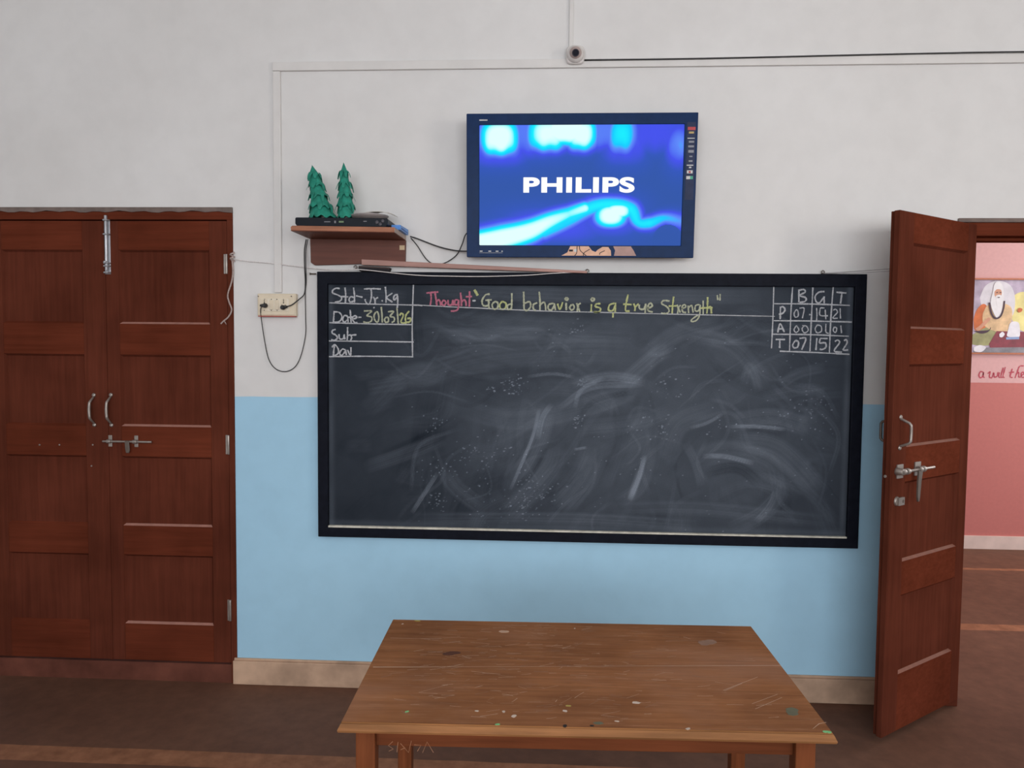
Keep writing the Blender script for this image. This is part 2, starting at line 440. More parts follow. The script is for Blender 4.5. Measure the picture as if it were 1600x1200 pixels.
onleaf(handle_mb(.046, 1.218, 1.330, .042, .006), 'handle', STEEL)
mb = handle_mb(.05, 1.222, 1.325, .040, 0)
for v in mb.bm.verts: v.co.y = LT-v.co.y
onleaf(mb, 'handle', DARKST)
mb = MB(); z = 1.118
mb.tube([(.035, -.02, z), (.285, -.02, z)], .006, 10)
for x in (.045, .075, .17, .195): mb.lathe([(.013, -.009), (.013, .009)], (x, -.02, z), 'x', 14)
for x in (.05, .185): mb.box(x-.022, x+.022, -.006, 0, z-.028, z+.028)
mb.lathe([(.0, -.03), (.012, -.028), (.016, -.006), (.016, 0)], (.03, 0, z+.002), 'y', 16)
onleaf(mb, 'latch', STEEL)
mb = MB()
mb.loft([[(.150, -.030, z), (.180, -.030, z), (.180, -.022, z), (.150, -.022, z)],
         [(.142, -.032, z-.05), (.165, -.032, z-.05), (.165, -.024, z-.05), (.142, -.024, z-.05)],
         [(.138, -.034, z-.11), (.156, -.034, z-.11), (.156, -.026, z-.11), (.138, -.026, z-.11)],
         [(.143, -.034, z-.128), (.151, -.034, z-.128), (.151, -.026, z-.128), (.143, -.026, z-.128)]], smooth=False)
onleaf(mb, 'hasp', DARKST)
mb = MB(); zz = .998
mb.lathe([(0, -.008), (.017, -.007), (.02, 0)], (.038, 0, zz), 'y', 18)
mb.box(.030, .072, -.016, -.006, zz-.016, zz+.016); mb.lathe([(.0075, -.0165), (.0075, -.010)], (.06, 0, zz), 'y', 14, 1)
onleaf(mb, 'lock_staple', [STEEL, DARKST])
mb = MB().tube([(.0, LT*.5, 1.10), (-.016, LT*.5, 1.10)], .006, 10)
onleaf(mb, 'latch_pin', STEEL)

# ------------------------------------------------------------------ blackboard
BX0, BX1, BZ0, BZ1 = -1.063, 1.374, .7175, 1.932
IX0, IX1, IZ0, IZ1 = -1.016, 1.324, .762, 1.876
bd = thing('blackboard', 'large chalk smeared blackboard in black frame on the wall', 'blackboard', ((BX0+BX1)/2, 0, BZ0))
def frame_mb(x0, x1, z0, z1, a0, a1, c0, c1, yf, yi, yb):
    mb = MB(); o = [(x0, z0), (x1, z0), (x1, z1), (x0, z1)]; i = [(a0, c0), (a1, c0), (a1, c1), (a0, c1)]
    rings = [[(x, yb, z) for x, z in o], [(x, yf, z) for x, z in o], [(x, yf, z) for x, z in i], [(x, yi, z) for x, z in i]]
    mb.loft(rings, 0, True, False, False); return mb
frame_mb(BX0, BX1, BZ0, BZ1, IX0, IX1, IZ0, IZ1, -.034, -.014, -.001).build('frame', FRAMEB, bd, bevel=.003)
# writing surface carrying smeared chalk dust
NX, NZ = 800, 381
def chalk_field():
    U = np.linspace(513, 1329, NX)[None, :]; V = np.linspace(838, 445, NZ)[:, None]
    D = np.zeros((NZ, NX))
    def low(k):                                     # smooth random field
        g = rng.random((k+2, 2*k+2)); yy = np.linspace(0, k, NZ); xx = np.linspace(0, 2*k, NX)
        y0 = yy.astype(int); x0 = xx.astype(int); fy = (yy-y0)[:, None]; fx = (xx-x0)[None, :]
        fy = fy*fy*(3-2*fy); fx = fx*fx*(3-2*fx)
        A = g[y0][:, x0]; B = g[y0][:, x0+1]; Cc = g[y0+1][:, x0]; E = g[y0+1][:, x0+1]
        return (A*(1-fx)+B*fx)*(1-fy)+(Cc*(1-fx)+E*fx)*fy
    centre = np.exp(-((U-960)/330)**2-((V-640)/200)**2)
    D += .010+.075*centre+.045*low(5)*(.35+centre)+.03*low(14)*(.3+centre)+.02*low(40)*(.2+centre)
    D += .03*np.clip((U-640)/500, 0, 1)
    def swipe(pts, wd, k, streak=.8, soft=.35):
        P_ = np.array([[p[0], p[1]] for p in smooth_path([(a, b, 0) for a, b in pts], 10)])
        seg = np.linalg.norm(np.diff(P_, axis=0), axis=1); L = np.concatenate([[0], np.cumsum(seg)]); T = L[-1]
        x0, x1 = P_[:, 0].min()-wd, P_[:, 0].max()+wd; y0, y1 = P_[:, 1].min()-wd, P_[:, 1].max()+wd
        ix = np.where((U[0] > x0) & (U[0] < x1))[0]; iy = np.where((V[:, 0] > y0) & (V[:, 0] < y1))[0]
        if len(ix) == 0 or len(iy) == 0: return
        u = U[:, ix]; v = V[iy, :]
        best = np.full((len(iy), len(ix)), 1e9); sd = np.zeros_like(best); al = np.zeros_like(best)
        for i in range(len(P_)-1):
            d = P_[i+1]-P_[i]; q = seg[i]**2+1e-9
            t = np.clip(((u-P_[i, 0])*d[0]+(v-P_[i, 1])*d[1])/q, 0, 1)
            ex = u-P_[i, 0]-t*d[0]; ey = v-P_[i, 1]-t*d[1]; dd = ex*ex+ey*ey
            m = dd < best; best = np.where(m, dd, best)
            sd = np.where(m, np.sign(ex*d[1]-ey*d[0])*np.sqrt(dd), sd); al = np.where(m, (L[i]+t*seg[i])/T, al)
        r = np.sqrt(best)/(wd*.5)
        body = np.clip((1-r)/soft, 0, 1)
        st = rng.random(64); st2 = rng.random(24)
        idx = (sd/(wd*.5)*.5+.5)
        s1 = np.interp(np.clip(idx, 0, 1)*63, np.arange(64), st); s2 = np.interp(np.clip(idx, 0, 1)*23, np.arange(24), st2)
        end = np.clip(np.minimum(al, 1-al)*5, 0, 1)**.7
        D[np.ix_(iy, ix)] += k*body*end*((1-streak)+streak*(s1*.5+s2*.7)*(.7+.3*al))
    big = [  # smears seen on the board: path, width, strength
        ([(680, 500), (780, 512), (1000, 520)], 46, .05), ([(690, 528), (860, 520)], 26, .06), ([(520, 462), (640, 470)], 30, .05),
        ([(660, 455), (900, 462), (1190, 462)], 26, .09), ([(720, 640), (820, 660), (960, 625), (1010, 590)], 40, .05),
        ([(900, 600), (960, 588), (1015, 596)], 18, .14), ([(880, 640), (930, 606), (1010, 600)], 12, .12),
        ([(640, 600), (760, 560), (900, 548), (1000, 548)], 50, .05), ([(1010, 560), (1060, 520), (1130, 500)], 34, .07),
        ([(980, 600), (1030, 555), (1050, 545)], 30, .09), ([(850, 640), (838, 690), (805, 772)], 6, .22), ([(862, 640), (850, 690), (815, 760)], 34, .08),
        ([(870, 632), (855, 655), (848, 690)], 10, .14), ([(880, 700), (865, 740), (800, 815)], 40, .07), ([(690, 745), (668, 780), (648, 812)], 8, .18),
        ([(700, 740), (720, 770), (760, 800)], 30, .06), ([(575, 650), (640, 590), (700, 590)], 40, .04), ([(570, 740), (640, 715), (700, 690)], 26, .06),
        ([(575, 612), (640, 600)], 28, .05), ([(940, 700), (920, 750), (880, 800)], 50, .06), ([(1016, 712), (1007, 748), (993, 785)], 9, .26), ([(1010, 735), (1000, 765), (994, 783)], 14, .10),
        ([(1025, 700), (1010, 760), (975, 790)], 26, .06), ([(1090, 725), (1140, 705), (1200, 720), (1260, 770)], 44, .06),
        ([(1105, 712), (1140, 712), (1185, 722)], 9, .22), ([(1145, 664), (1190, 664), (1232, 668)], 7, .24), ([(1140, 660), (1210, 650), (1270, 665)], 34, .08),
        ([(1150, 690), (1220, 700), (1290, 770)], 42, .08), ([(1170, 745), (1225, 760), (1200, 800), (1150, 828)], 30, .06), ([(1220, 765), (1210, 790), (1190, 815)], 12, .10),
        ([(1195, 618), (1260, 605), (1290, 608)], 20, .06), ([(1060, 640), (1000, 660), (905, 672)], 28, .06), ([(1085, 668), (1110, 660), (1135, 645)], 6, .16),
        ([(1050, 700), (1070, 660), (1120, 640)], 40, .05), ([(1078, 690), (1095, 725), (1105, 760)], 16, .07), ([(905, 705), (925, 701)], 5, .22),
        ([(905, 640), (915, 610), (950, 590)], 8, .14), ([(650, 820), (900, 815), (1100, 822)], 22, .07), ([(960, 800), (1100, 795), (1300, 812)], 26, .05),
        ([(1080, 520), (1150, 540), (1200, 600)], 30, .05), ([(1165, 600), (1175, 570), (1190, 610)], 16, .05), ([(1220, 600), (1250, 580), (1290, 570)], 20, .05),
        ([(830, 590), (870, 585), (905, 590)], 6, .14), ([(650, 480), (655, 560)], 30, -.02), ([(700, 560), (680, 640), (670, 720)], 60, -.025),
        ([(860, 700), (840, 740), (815, 768)], 12, -.06), ([(1110, 738), (1160, 730), (1200, 760)], 22, -.05), ([(910, 655), (940, 625), (1000, 612)], 10, -.05), ([(975, 640), (980, 690), (960, 740)], 30, -.03)]
    for p, wd, k in big: swipe(p, wd, k*1.35)
    def flow(cx, cy):                                # which way the duster went in each part of the board
        if cy < 540: return rng.normal(.05, .15)
        if cx > 1120: return rng.normal(.35 if cy < 720 else .9, .5)
        if cx > 1020 and cy > 660: return rng.normal(1.75, .3)
        if cy > 640: return rng.normal(2.15, .35)
        return rng.normal(-.25 if cx > 850 else -.05, .4)
    for _ in range(300):                             # fainter wiping marks
        cx = rng.uniform(640, 1312); cy = rng.uniform(492, 828); a = flow(cx, cy); ln = rng.uniform(35, 150); b = rng.normal(0, .35)
        pts = [(cx-ln*.5*math.cos(a-b), cy-ln*.5*math.sin(a-b)), (cx, cy), (cx+ln*.5*math.cos(a+b), cy+ln*.5*math.sin(a+b))]
        thin = rng.random() < .45
        swipe(pts, rng.uniform(3, 9) if thin else rng.uniform(12, 40), rng.uniform(-.03, .085) if thin else rng.uniform(-.028, .045), .9)
    for _ in range(25):
        cx = rng.uniform(530, 680); cy = rng.uniform(580, 820); a = rng.normal(-.3 if cy < 740 else 2.1, .3); ln = rng.uniform(40, 120)
        swipe([(cx-ln*.5*math.cos(a), cy-ln*.5*math.sin(a)), (cx+ln*.5*math.cos(a), cy+ln*.5*math.sin(a))], rng.uniform(8, 34), rng.uniform(-.012, .028), .85)
    # rectangular ghost, edges of dust by the frame
    D += .075*np.exp(-(abs(U-1268)/20)**6-(abs(V-645)/38)**6)*low(60)*(.3+low(20)) + .05*np.exp(-(abs(U-1272)/16)**6-(abs(V-735)/28)**6)*low(60)
    D += .10*np.exp(-((U-518)/5)**2)*(.4+.6*low(9)) + .13*np.exp(-((U-1322)/4)**2)*(.3+.7*low(9))+.05*np.exp(-((V-830)/5)**2)
    # specks left by the duster
    clus = [(810, 605, 10, 40), (840, 775, 22, 60), (690, 668, 12, 20), (745, 722, 14, 24), (690, 790, 10, 24), (690, 740, 14, 24), (1030, 672, 16, 26), (1050, 600, 14, 16),
            (905, 515, 8, 14), (785, 700, 20, 20), (760, 775, 30, 30), (910, 660, 6, 20), (915, 600, 5, 14), (775, 610, 4, 12), (1260, 640, 22, 40), (1130, 665, 14, 10), (820, 800, 14, 26)]
    for cx, cy, sp, n in clus:
        for _ in range(n):
            x = int((rng.normal(cx, sp)-513)/816*NX); y = int((838-rng.normal(cy, sp*.8))/393*NZ)
            if 1 < x < NX-2 and 1 < y < NZ-2: D[y:y+1+rng.integers(0, 2), x:x+1+rng.integers(0, 3)] += rng.uniform(.08, .4)
    for _ in range(160):
        x = rng.integers(130, NX-20); y = rng.integers(5, NZ-60); D[y, x:x+2] += rng.uniform(.05, .4)
    return np.clip(D, 0, 1)
D = chalk_field()
xs = np.linspace(IX0-.004, IX1+.004, NX); zs = np.linspace(IZ0-.004, IZ1+.004, NZ)
co = np.zeros((NZ, NX, 3), np.float32); co[..., 0] = xs[None]; co[..., 1] = -.015; co[..., 2] = zs[:, None]
co = co.reshape(-1, 3)-np.array(WM[bd].translation, np.float32)
def grid_mesh(name, co, nx, nz, attr, vals):
    i = (np.arange(nz-1)[:, None]*nx+np.arange(nx-1)[None]).ravel()
    q = np.stack([i, i+1, i+nx+1, i+nx], 1).astype(np.int32)
    me = bpy.data.meshes.new(name); me.vertices.add(len(co)); me.vertices.foreach_set('co', co.ravel())
    me.loops.add(q.size); me.loops.foreach_set('vertex_index', q.ravel())
    me.polygons.add(len(q)); me.polygons.foreach_set('loop_start', np.arange(0, q.size, 4, dtype=np.int32))
    me.update(calc_edges=True)
    at = me.attributes.new(attr, 'FLOAT', 'POINT'); at.data.foreach_set('value', vals.astype(np.float32).ravel())
    return me
me = grid_mesh('writing_surface', co, NX, NZ, 'chalk', D); me.materials.append(m_board())
o = bpy.data.objects.new('writing_surface', me); C.objects.link(o); o.parent = bd; WM[o] = WM[bd].copy()
surf = o
lg = MB(); lg.prism([(IX0, IZ0), (IX1, IZ0), (IX1, IZ0+.0065), (IX0, IZ0+.0085)], -.0325, -.0145)
lg.build('chalk_ledge', plain('chalk_dust_on_ledge', (.62, .60, .52, 1), .95, var=.25, scale=25), bd, bevel=.001)
# chalk handwriting -------------------------------------------------------
def strokes(txt):
    out = []
    for s in txt.split(';'):
        v = [float(q) for q in s.replace(',', ' ').split()]
        if len(v) >= 4: out.append([(v[i], v[i+1]) for i in range(0, len(v), 2)])
    return out
def write(name, sets, m, parent, yb, wid, label=None, off=.0012, jit=.25):
    k = 0
    for (ox, oy, sc, wmul), txt in sets:
        mb = MB()
        for s in strokes(txt):
            q = [P(ox+x*sc, oy+y*sc, yb) for x, y in s]; q = [Vector((v.x, yb-off-.00002*(k % 30), v.z)) for v in q]; k += 1
            mb.ribbon(smooth_path(q, 6), wid*wmul, jit=jit)
        o = mb.build(name, m, parent, fixn=False)
        if label: o['label'] = label
WCH = m_chalk('white_chalk', (.50, .51, .54, 1)); YCH = m_chalk('yellow_chalk', (.50, .53, .25, 1)); PCH = m_chalk('pink_chalk', (.50, .165, .235, 1))
PYC = m_chalk('pale_yellow_chalk', (.47, .49, .36, 1))
A = (500, 430, .1167, 1.0); Bq = (655, 440, .15, 1.0); Cq = (890, 440, .15625, 1.0); Tq = (1195, 435, .1083, 1.0)
lines = [(A[:3]+(.8,), '125 370 600 385 1240 400 1371 408;125 635 600 650 1230 662;120 880 600 885 1255 895;120 1090 600 1085 1250 1092;1252 115 1242 400 1235 700 1240 1100'),
         (Bq[:3]+(.62,), '-20 243 300 262 600 275 900 290 1600 318'), (Cq[:3]+(.55,), '0 303 200 305 700 318 1600 338 2050 348'),
         (Tq[:3]+(.8,), '128 120 115 600 95 1010;400 120 375 500 355 1050;692 130 670 600 650 1050;985 125 950 600 930 1070;130 365 680 370 1225 390;110 610 680 615 1255 630;105 805 660 812 1210 835;215 1050 700 1068 1220 1095')]
write('ruled_lines', lines, WCH, surf, -.015, .0072, 'thin white chalk ruled lines')
heads = [(A, '265 180 215 175 170 205 175 240 240 265 290 300 270 345 200 362;335 165 345 260 340 375;280 285 380 290;450 165 462 270 462 365;460 300 410 290 390 330 410 360 455 345;480 275 570 295;590 185 700 180 815 185;685 185 690 280 670 370 640 388 610 350 605 320;715 290 735 330 740 390;738 335 760 305 780 300;826 336 842 350;875 155 885 260 885 370;970 240 895 300 970 360;1035 260 1000 270 985 310 1000 330 1035 290;1035 250 1042 350 1035 440'),
         (A, '190 490 185 560 180 630;180 490 260 500 295 560 260 620 180 632;375 550 330 540 305 590 325 630 365 600;372 550 378 630;405 465 412 550 418 635;370 565 450 560;440 590 490 570 480 545 445 555 440 600 475 640 500 630;515 565 555 562;716 428 732 440'),
         (A, '210 725 170 740 165 775 210 800 235 840 200 870 150 865;255 790 265 850 310 850 325 800;325 790 335 860;370 695 370 790 365 870;370 810 410 800 425 840 410 870;400 805 490 797;195 940 185 1010 180 1080;160 965 200 930 245 990 240 1050 180 1085;340 1000 300 990 265 1040 290 1075 340 1020;345 1000 355 1070;370 1000 400 1070;415 965 415 1020 412 1085'),
         (Bq, '555 200 590 198'),
         (Tq, '490 165 490 345;480 175 560 160 580 200 500 245 590 280 580 330 500 348;860 190 780 200 725 260 740 335 790 350 850 270;855 260 855 360;1030 200 1175 212;1112 205 1090 365;225 415 220 590;215 420 260 410 290 450 260 500 200 520;185 780 220 655 280 775;185 730 265 725;155 880 290 882;215 885 212 1005'),
         (Tq, '440 895 400 960 420 1000 470 990 485 920 440 895;500 865 590 870 530 1030;750 860 735 1035;800 865 790 930 870 930 880 990 830 1025 790 1020;800 865 905 868;1010 910 1050 890 1075 930 1000 1045 1110 1065;1140 900 1170 885 1185 930 1130 1030 1200 1032'),
         (Tq[:3]+(.75,), '450 450 420 510 440 560 480 540 475 470 450 450;500 430 565 435 540 575;635 520 660 525;745 425 750 520 745 610;800 425 795 530 910 540;800 425 860 428;870 450 880 590;985 460 1020 445 1045 490 980 570 1050 575;1085 430 1090 580;455 680 420 740 450 780 490 740 455 680;570 680 535 730 570 785 625 750 600 690 540 680;755 670 725 730 755 785 815 760 810 690 755 670;880 655 880 770 920 795;1000 700 985 750 1020 780 1035 720 1000 700;1095 680 1105 790')]
write('white_handwriting', heads, WCH, surf, -.015, .0068, 'white chalk handwriting')
write('pink_handwriting', [(Bq, '75 120 140 112 200 108;120 115 125 180 115 250;165 110 175 180 185 250;180 210 205 190 220 215 222 250;255 190 235 225 255 250 280 220 255 190;300 190 305 240 340 240 350 195;350 190 358 250;405 190 375 195 370 235 400 240 410 200;410 190 410 260 390 300 330 308;430 115 438 180 440 255;440 215 465 190 485 210 490 255;525 100 525 180 522 262;485 158 550 155')], PCH, surf, -.015, .0076, 'pink chalk word')
write('pale_handwriting', [(A[:3]+(.9,), '590 480 690 480 630 540 690 560 690 610 640 635 580 625;750 490 725 540 735 600 770 630 790 570 775 500 750 490;820 425 830 530 835 635;890 560 865 590 880 630 915 620 915 575 890 560;910 490 985 485 940 550 990 565 995 610 960 635;1030 430 1040 540 1048 655'),
    (Bq, '735 130 690 140 655 200 670 250 720 245 725 195;690 195 755 190;722 190 728 285;790 205 760 240 775 285 815 275 820 225 790 205;965 120 965 210 960 295;958 230 920 250 925 290 960 280;1088 105 1090 200 1092 295;1092 230 1150 210 1160 260 1125 300 1092 290;1230 220 1190 240 1190 285 1215 300;1250 105 1258 200 1258 300;1258 240 1300 215 1315 250 1318 300;1400 225 1350 240 1345 285 1380 295 1405 250;1405 225 1420 300;1530 220 1532 300;1535 165 1520 180 1535 195 1550 180 1535 165'),
    (Cq, '20 230 0 260 20 285 45 265 40 235 20 230;70 215 80 250 75 300;110 215 85 240 100 300;230 160 215 180 230 195 248 178 230 160;780 270 825 245 810 215 785 240 785 290 830 305;695 230 700 270 740 275 760 230;760 220 755 320'),
    (Cq[:3]+(.85,), '1000 195 940 190 920 220 970 250 995 290 970 318 915 315;1075 230 1085 270 1078 320;1110 235 1090 260 1105 310;1120 270 1160 255 1150 230 1125 250 1130 300 1165 310;1185 240 1190 315;1190 260 1220 240 1235 310;1300 230 1260 240 1255 290 1290 290 1305 240;1305 230 1300 330 1270 385 1225 400 1220 380 1290 330;1335 190 1335 330;1475 135 1482 185;1505 125 1502 190')],
    PYC, surf, -.015, .0076, 'pale yellow chalk handwriting')
write('yellow_handwriting', [(A, '1065 540 1090 510 1115 540 1085 630 1160 640;1195 480 1150 540 1150 620 1200 625 1215 580 1170 580'),
    (Bq[:3]+(1.5,), '575 85 590 110 610 145'), (Bq, '865 205 840 240 850 285 895 280 905 230 865 205;1440 230 1465 290 1495 215'),
    (Cq, '218 225 215 305;310 220 265 225 260 250 305 265 300 300 240 305;450 215 400 235 390 285 430 290 455 240;460 210 455 305;435 310 433 360;585 130 565 220 560 290 600 295;535 225 620 230;640 220 655 260 650 295;655 255 690 220;1040 150 1030 240 1025 320;990 245 1070 243;1310 265 1430 260;1380 155 1378 240 1372 320;1378 265 1410 255 1418 320')],
    YCH, surf, -.015, .0076, 'bright yellow chalk handwriting')

# ------------------------------------------------------------------ television
tz = math.radians(4.2)
TW, TH = .985, .608
tv = thing('television', 'wall mounted flat television showing a blue glowing start screen', 'television', (.117, -.098, 1.992), (tz, 0, 0))
# local: x sideways, z up the screen, y = 0 at the front face
cs = MB()
o4 = [(-TW/2, 0), (TW/2, 0), (TW/2, TH), (-TW/2, TH)]
def rect(x0, x1, z0, z1, y): return [(x0, y, z0), (x1, y, z0), (x1, y, z1), (x0, y, z1)]
sx0, sx1, sz0, sz1 = -.437, .436, .052, .560
cs.loft([rect(-.36, .36, .08, .52, .062), rect(-.40, .40, .05, .56, .055), rect(-TW/2, TW/2, 0, TH, .035), rect(-TW/2, TW/2, 0, TH, 0), rect(sx0, sx1, sz0, sz1, 0), rect(sx0, sx1, sz0, sz1, .006)], 0, True, False, False)
vv = [cs.bm.verts.new(p) for p in rect(-.36, .36, .08, .52, .062)]; cs._f(vv, 0)
BEZ = plain('glossy_bezel_with_screen_glow', (.010, .030, .095, 1), .3, var=.1, spec=.06)  # navy tint puts the screen's blue glow into the bezel colour
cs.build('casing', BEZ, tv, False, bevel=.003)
GX, GZ = 330, 192
def glow_field():
    U = np.linspace(145, 1432, GX)[None, :]; V = np.linspace(885, 148, GZ)[:, None]; F = np.zeros((GZ, GX))
    def blob(cx, cy, rx, ry, k, pw=2.0):
        nonlocal F; d = (abs(U-cx)/rx)**pw+(abs(V-cy)/ry)**pw; F = np.maximum(F, k*np.exp(-d*.7))
    def snake(pts):
        nonlocal F
        q = smooth_path([(a, b, 0) for a, b, _, _ in pts], 12); n = len(q)
        for i, p in enumerate(q):
            t = i/(n-1)*(len(pts)-1); j = min(int(t), len(pts)-2); f = t-j
            r = pts[j][2]*(1-f)+pts[j+1][2]*f; k = pts[j][3]*(1-f)+pts[j+1][3]*f
            F = np.maximum(F, k*np.exp(-((U-p.x)**2+((V-p.y)*1.1)**2)/(r*r)*.7))
    blob(272, 222, 118, 108, 1.12, 2.6); blob(580, 200, 130, 105, 1.02, 2.6); blob(700, 178, 170, 92, 1.16, 2.6); blob(790, 202, 95, 98, 1.08, 2.6)
    blob(1045, 205, 95, 120, .74, 2.4); blob(1400, 270, 80, 125, .52); blob(1240, 195, 260, 130, .34, 3)
    blob(430, 200, 330, 145, .45, 3); blob(900, 190, 320, 118, .46, 3); blob(270, 235, 190, 150, .50, 3); blob(1060, 220, 150, 165, .40, 3)
    snake([(120, 880, 88, 1.2), (300, 840, 88, 1.15), (470, 795, 80, 1.08), (600, 735, 66, .98), (720, 690, 55, .84), (820, 655, 48, .93)])
    snake([(560, 800, 60, .7), (700, 740, 60, .66), (860, 650, 60, .75), (1000, 630, 55, .75), (1110, 660, 60, .75), (1160, 740, 45, .7), (1230, 745, 50, .72), (1330, 715, 45, .6), (1450, 740, 60, .5)])
    blob(985, 700, 98, 70, 1.14, 2.3); blob(1030, 672, 90, 48, 1.1, 2.5); blob(980, 700, 190, 120, .42, 2.5); blob(620, 760, 330, 110, .36, 2.5)
    F *= 1+.06*np.sin(U/14.)*np.exp(-((V-300)/60)**2)
    F = np.where((U-1350)**2/95**2+(V-850)**2/95**2 < 1, F*.12, F)
    return np.clip(F, 0, 1)
gx = np.linspace(sx0, sx1, GX); gz = np.linspace(sz0, sz1, GZ)
co = np.zeros((GZ, GX, 3), np.float32); co[..., 0] = gx[None]; co[..., 1] = .004; co[..., 2] = gz[:, None]
me = grid_mesh('screen', co.reshape(-1, 3), GX, GZ, 'glow', glow_field()); me.materials.append(m_screen())
scr = bpy.data.objects.new('screen', me); C.objects.link(scr); scr.parent = tv; WM[scr] = WM[tv].copy()
scr['label'] = 'lit screen with cyan clouds on navy'
# wordmark in wide bold capitals
fc = bpy.data.curves.new('wordmark', 'FONT'); fc.body = 'PHILIPS'; fc.size = .1; fc.offset = .0042; fc.extrude = .0004; fc.align_x = 'CENTER'; fc.space_character = 1.1
tmp = bpy.data.objects.new('wordmark_curve', fc); C.objects.link(tmp)
me = bpy.data.meshes.new_from_object(tmp.evaluated_get(bpy.context.evaluated_depsgraph_get())); bpy.data.objects.remove(tmp)
me.name = 'wordmark'
vx = [v.co.copy() for v in me.vertices]; mnx, mxx = min(v.x for v in vx), max(v.x for v in vx); mny, mxy = min(v.y for v in vx), max(v.y for v in vx)
wx0, wx1, wz0_, wz1_ = -.246, .232, .276, .342
for v, c in zip(me.vertices, vx):
    v.co = (wx0+(c.x-mnx)/(mxx-mnx)*(wx1-wx0), .0028-c.z, wz0_+(c.y-mny)/(mxy-mny)*(wz1_-wz0_))
me.materials.clear(); me.materials.append(m_emit('white_screen_letters', (1, 1, 1, 1), 1.0))
wmk = bpy.data.objects.new('wordmark', me); C.objects.link(wmk); wmk.parent = scr; wmk['label'] = 'white capital letters on the screen'
# stickers and marks on the bezel
def flat(mb, x0, x1, z0, z1, y, mi=0): mb.box(x0, x1, y-.0004, y, z0, z1, mi)
st = MB(); WH = plain('white_print', (.6, .6, .6, 1), .5)
flat(st, .447, .483, .246, .568, -.0002, 0)
marks = [(.555, .568, .45, .482, 2), (.541, .549, .455, .476, 3), (.520, .523, .450, .480, 1), (.503, .511, .456, .478, 4), (.484, .492, .454, .478, 4), (.462, .473, .455, .478, 4), (.444, .449, .460, .473, 4),
         (.424, .431, .458, .474, 4), (.408, .412, .450, .478, 1), (.398, .404, .460, .470, 1), (.376, .389, .452, .476, 1), (.378, .386, .459, .468, 2), (.352, .365, .450, .466, 1), (.352, .365, .466, .478, 5)]
for z0, z1, x0, x1, mi in marks:
    flat(st, x0, x1, z0-.02, z1-.02, -.0006-(.0004 if (x0, z0) == (.459, .378) else 0), mi)
st.build('feature_sticker', [plain('dark_sticker', (.03, .04, .09, 1), .4, spec=.1), WH, plain('red_print', (.45, .03, .04, 1), .5), plain('gold_print', (.5, .35, .12, 1), .5), plain('grey_print', (.25, .26, .3, 1), .5), plain('green_print', (.05, .4, .25, 1), .5)], tv, False)['label'] = 'dark sticker strip of small white icons'
st = MB(); flat(st, -.437, -.402, .578, .5825, -.0002); st.build('bezel_badge', WH, tv, False); st = MB(); flat(st, -.437, -.335, .0185, .0195, -.0002)
for x in (-.435, -.397, -.365, -.34): flat(st, x, x+.012 if x < -.36 else x+.006, .024, .028, -.0002)
st.build('bezel_marks', WH, tv, False)
sk = MB()
zb, zt = .008, .0485
sk.prism([(-.078, zb), (-.052, .022), (-.040, zt), (.040, zt), (.055, .030), (.070, .024), (.080, .034), (.100, .046), (.125, zt-.003), (.136, .030), (.138, zb)], -.0007, -.0001, 0)
sk.prism([(.150, zb), (.155, .03), (.146, zt), (.222, zt), (.236, .028), (.246, zb)], -.0007, -.0001, 1)
for a in ([(.0, zt), (.004, .03), (.03, zb)], [(-.01, zt), (-.012, .02), (-.02, zb)], [(.045, .036), (.02, .02), (.018, zb)], [(.11, .03), (.09, .02), (.088, .012)]):
    sk.ribbon(smooth_path([(x, -.0012, z) for x, z in a], 5), .003, mi=2)
flat(sk, -.045, -.028, .026, .034, -.0008, 2); flat(sk, -.024, -.012, .024, .036, -.0008, 3)
sk.build('bezel_sticker', [plain('peach_print', (.72, .42, .28, 1), .5), plain('dusty_rose_print', (.42, .25, .22, 1), .5), BLACKP, WH], tv, False)['label'] = 'peach coloured sticker on the lower bezel'
mt = MB(); mt.box(-.2, .2, .05, .058, .12, .46); mt.build('mount_plate', DARKST, tv, False)
MB().box(-.08, .20, -.055, 0, 2.16, 2.20).build('wall_bracket', DARKST, tv); MB().box(-.08, .20, -.030, 0, 2.38, 2.42).build('wall_bracket', DARKST, tv)

# ------------------------------------------------------------------ shelf corner
sh = thing('wall_shelf', 'small brown wooden wall shelf above the blackboard corner', 'shelf', (-.885, 0, 1.968))
mb = MB(); mb.prism([(-1.108, 2.082), (-.664, 2.076), (-.664, 2.098), (-1.100, 2.104), (-1.108, 2.098)], -.25, 0)
mb.build('shelf_board', SHELFW, sh, bevel=.003)
mb = MB(); mb.prism([(-1.106, 2.086), (-.664, 2.079), (-.664, 2.0985), (-1.100, 2.1045), (-1.107, 2.099)], -.2525, -.2495)
mb.build('front_edge', wood('worn_light_shelf_edge', (.34, .145, .085, 1), 'x', .5, .3, .15), sh)
mb = MB(); mb.box(-.6645, -.6625, -.251, -.004, 2.0775, 2.0975); mb.build('side_edge', plain('pale_raw_board_edge', (.45, .36, .31, 1), .8), sh)
mb = MB(); mb.prism([(-1.097, 2.081), (-.661, 2.0755), (-.663, 1.974), (-1.078, 1.962), (-1.095, 1.974)], -.022, -.001)
mb.build('back_board', wood('dark_back_board', (.135, .045, .030, 1), 'x', .6, .2), sh, bevel=.002)
mb = MB(); p = P(628.5, 387, -.022); mb.box(p.x-.012, p.x+.011, -.0235, -.0222, p.z-.010, p.z+.010)
mb.build('label_sticker', plain('cream_paper_label', (.55, .42, .27, 1), .7), sh)
def shz(x): return 2.104-(x+1.10)*.0138            # shelf top height
bx = thing('set_top_box', 'flat black media box lying on the wall shelf', 'set-top box', (-.88, -.13, shz(-.88)))
ROT = Matrix.Translation((0, 0, 0))
mb = MB()
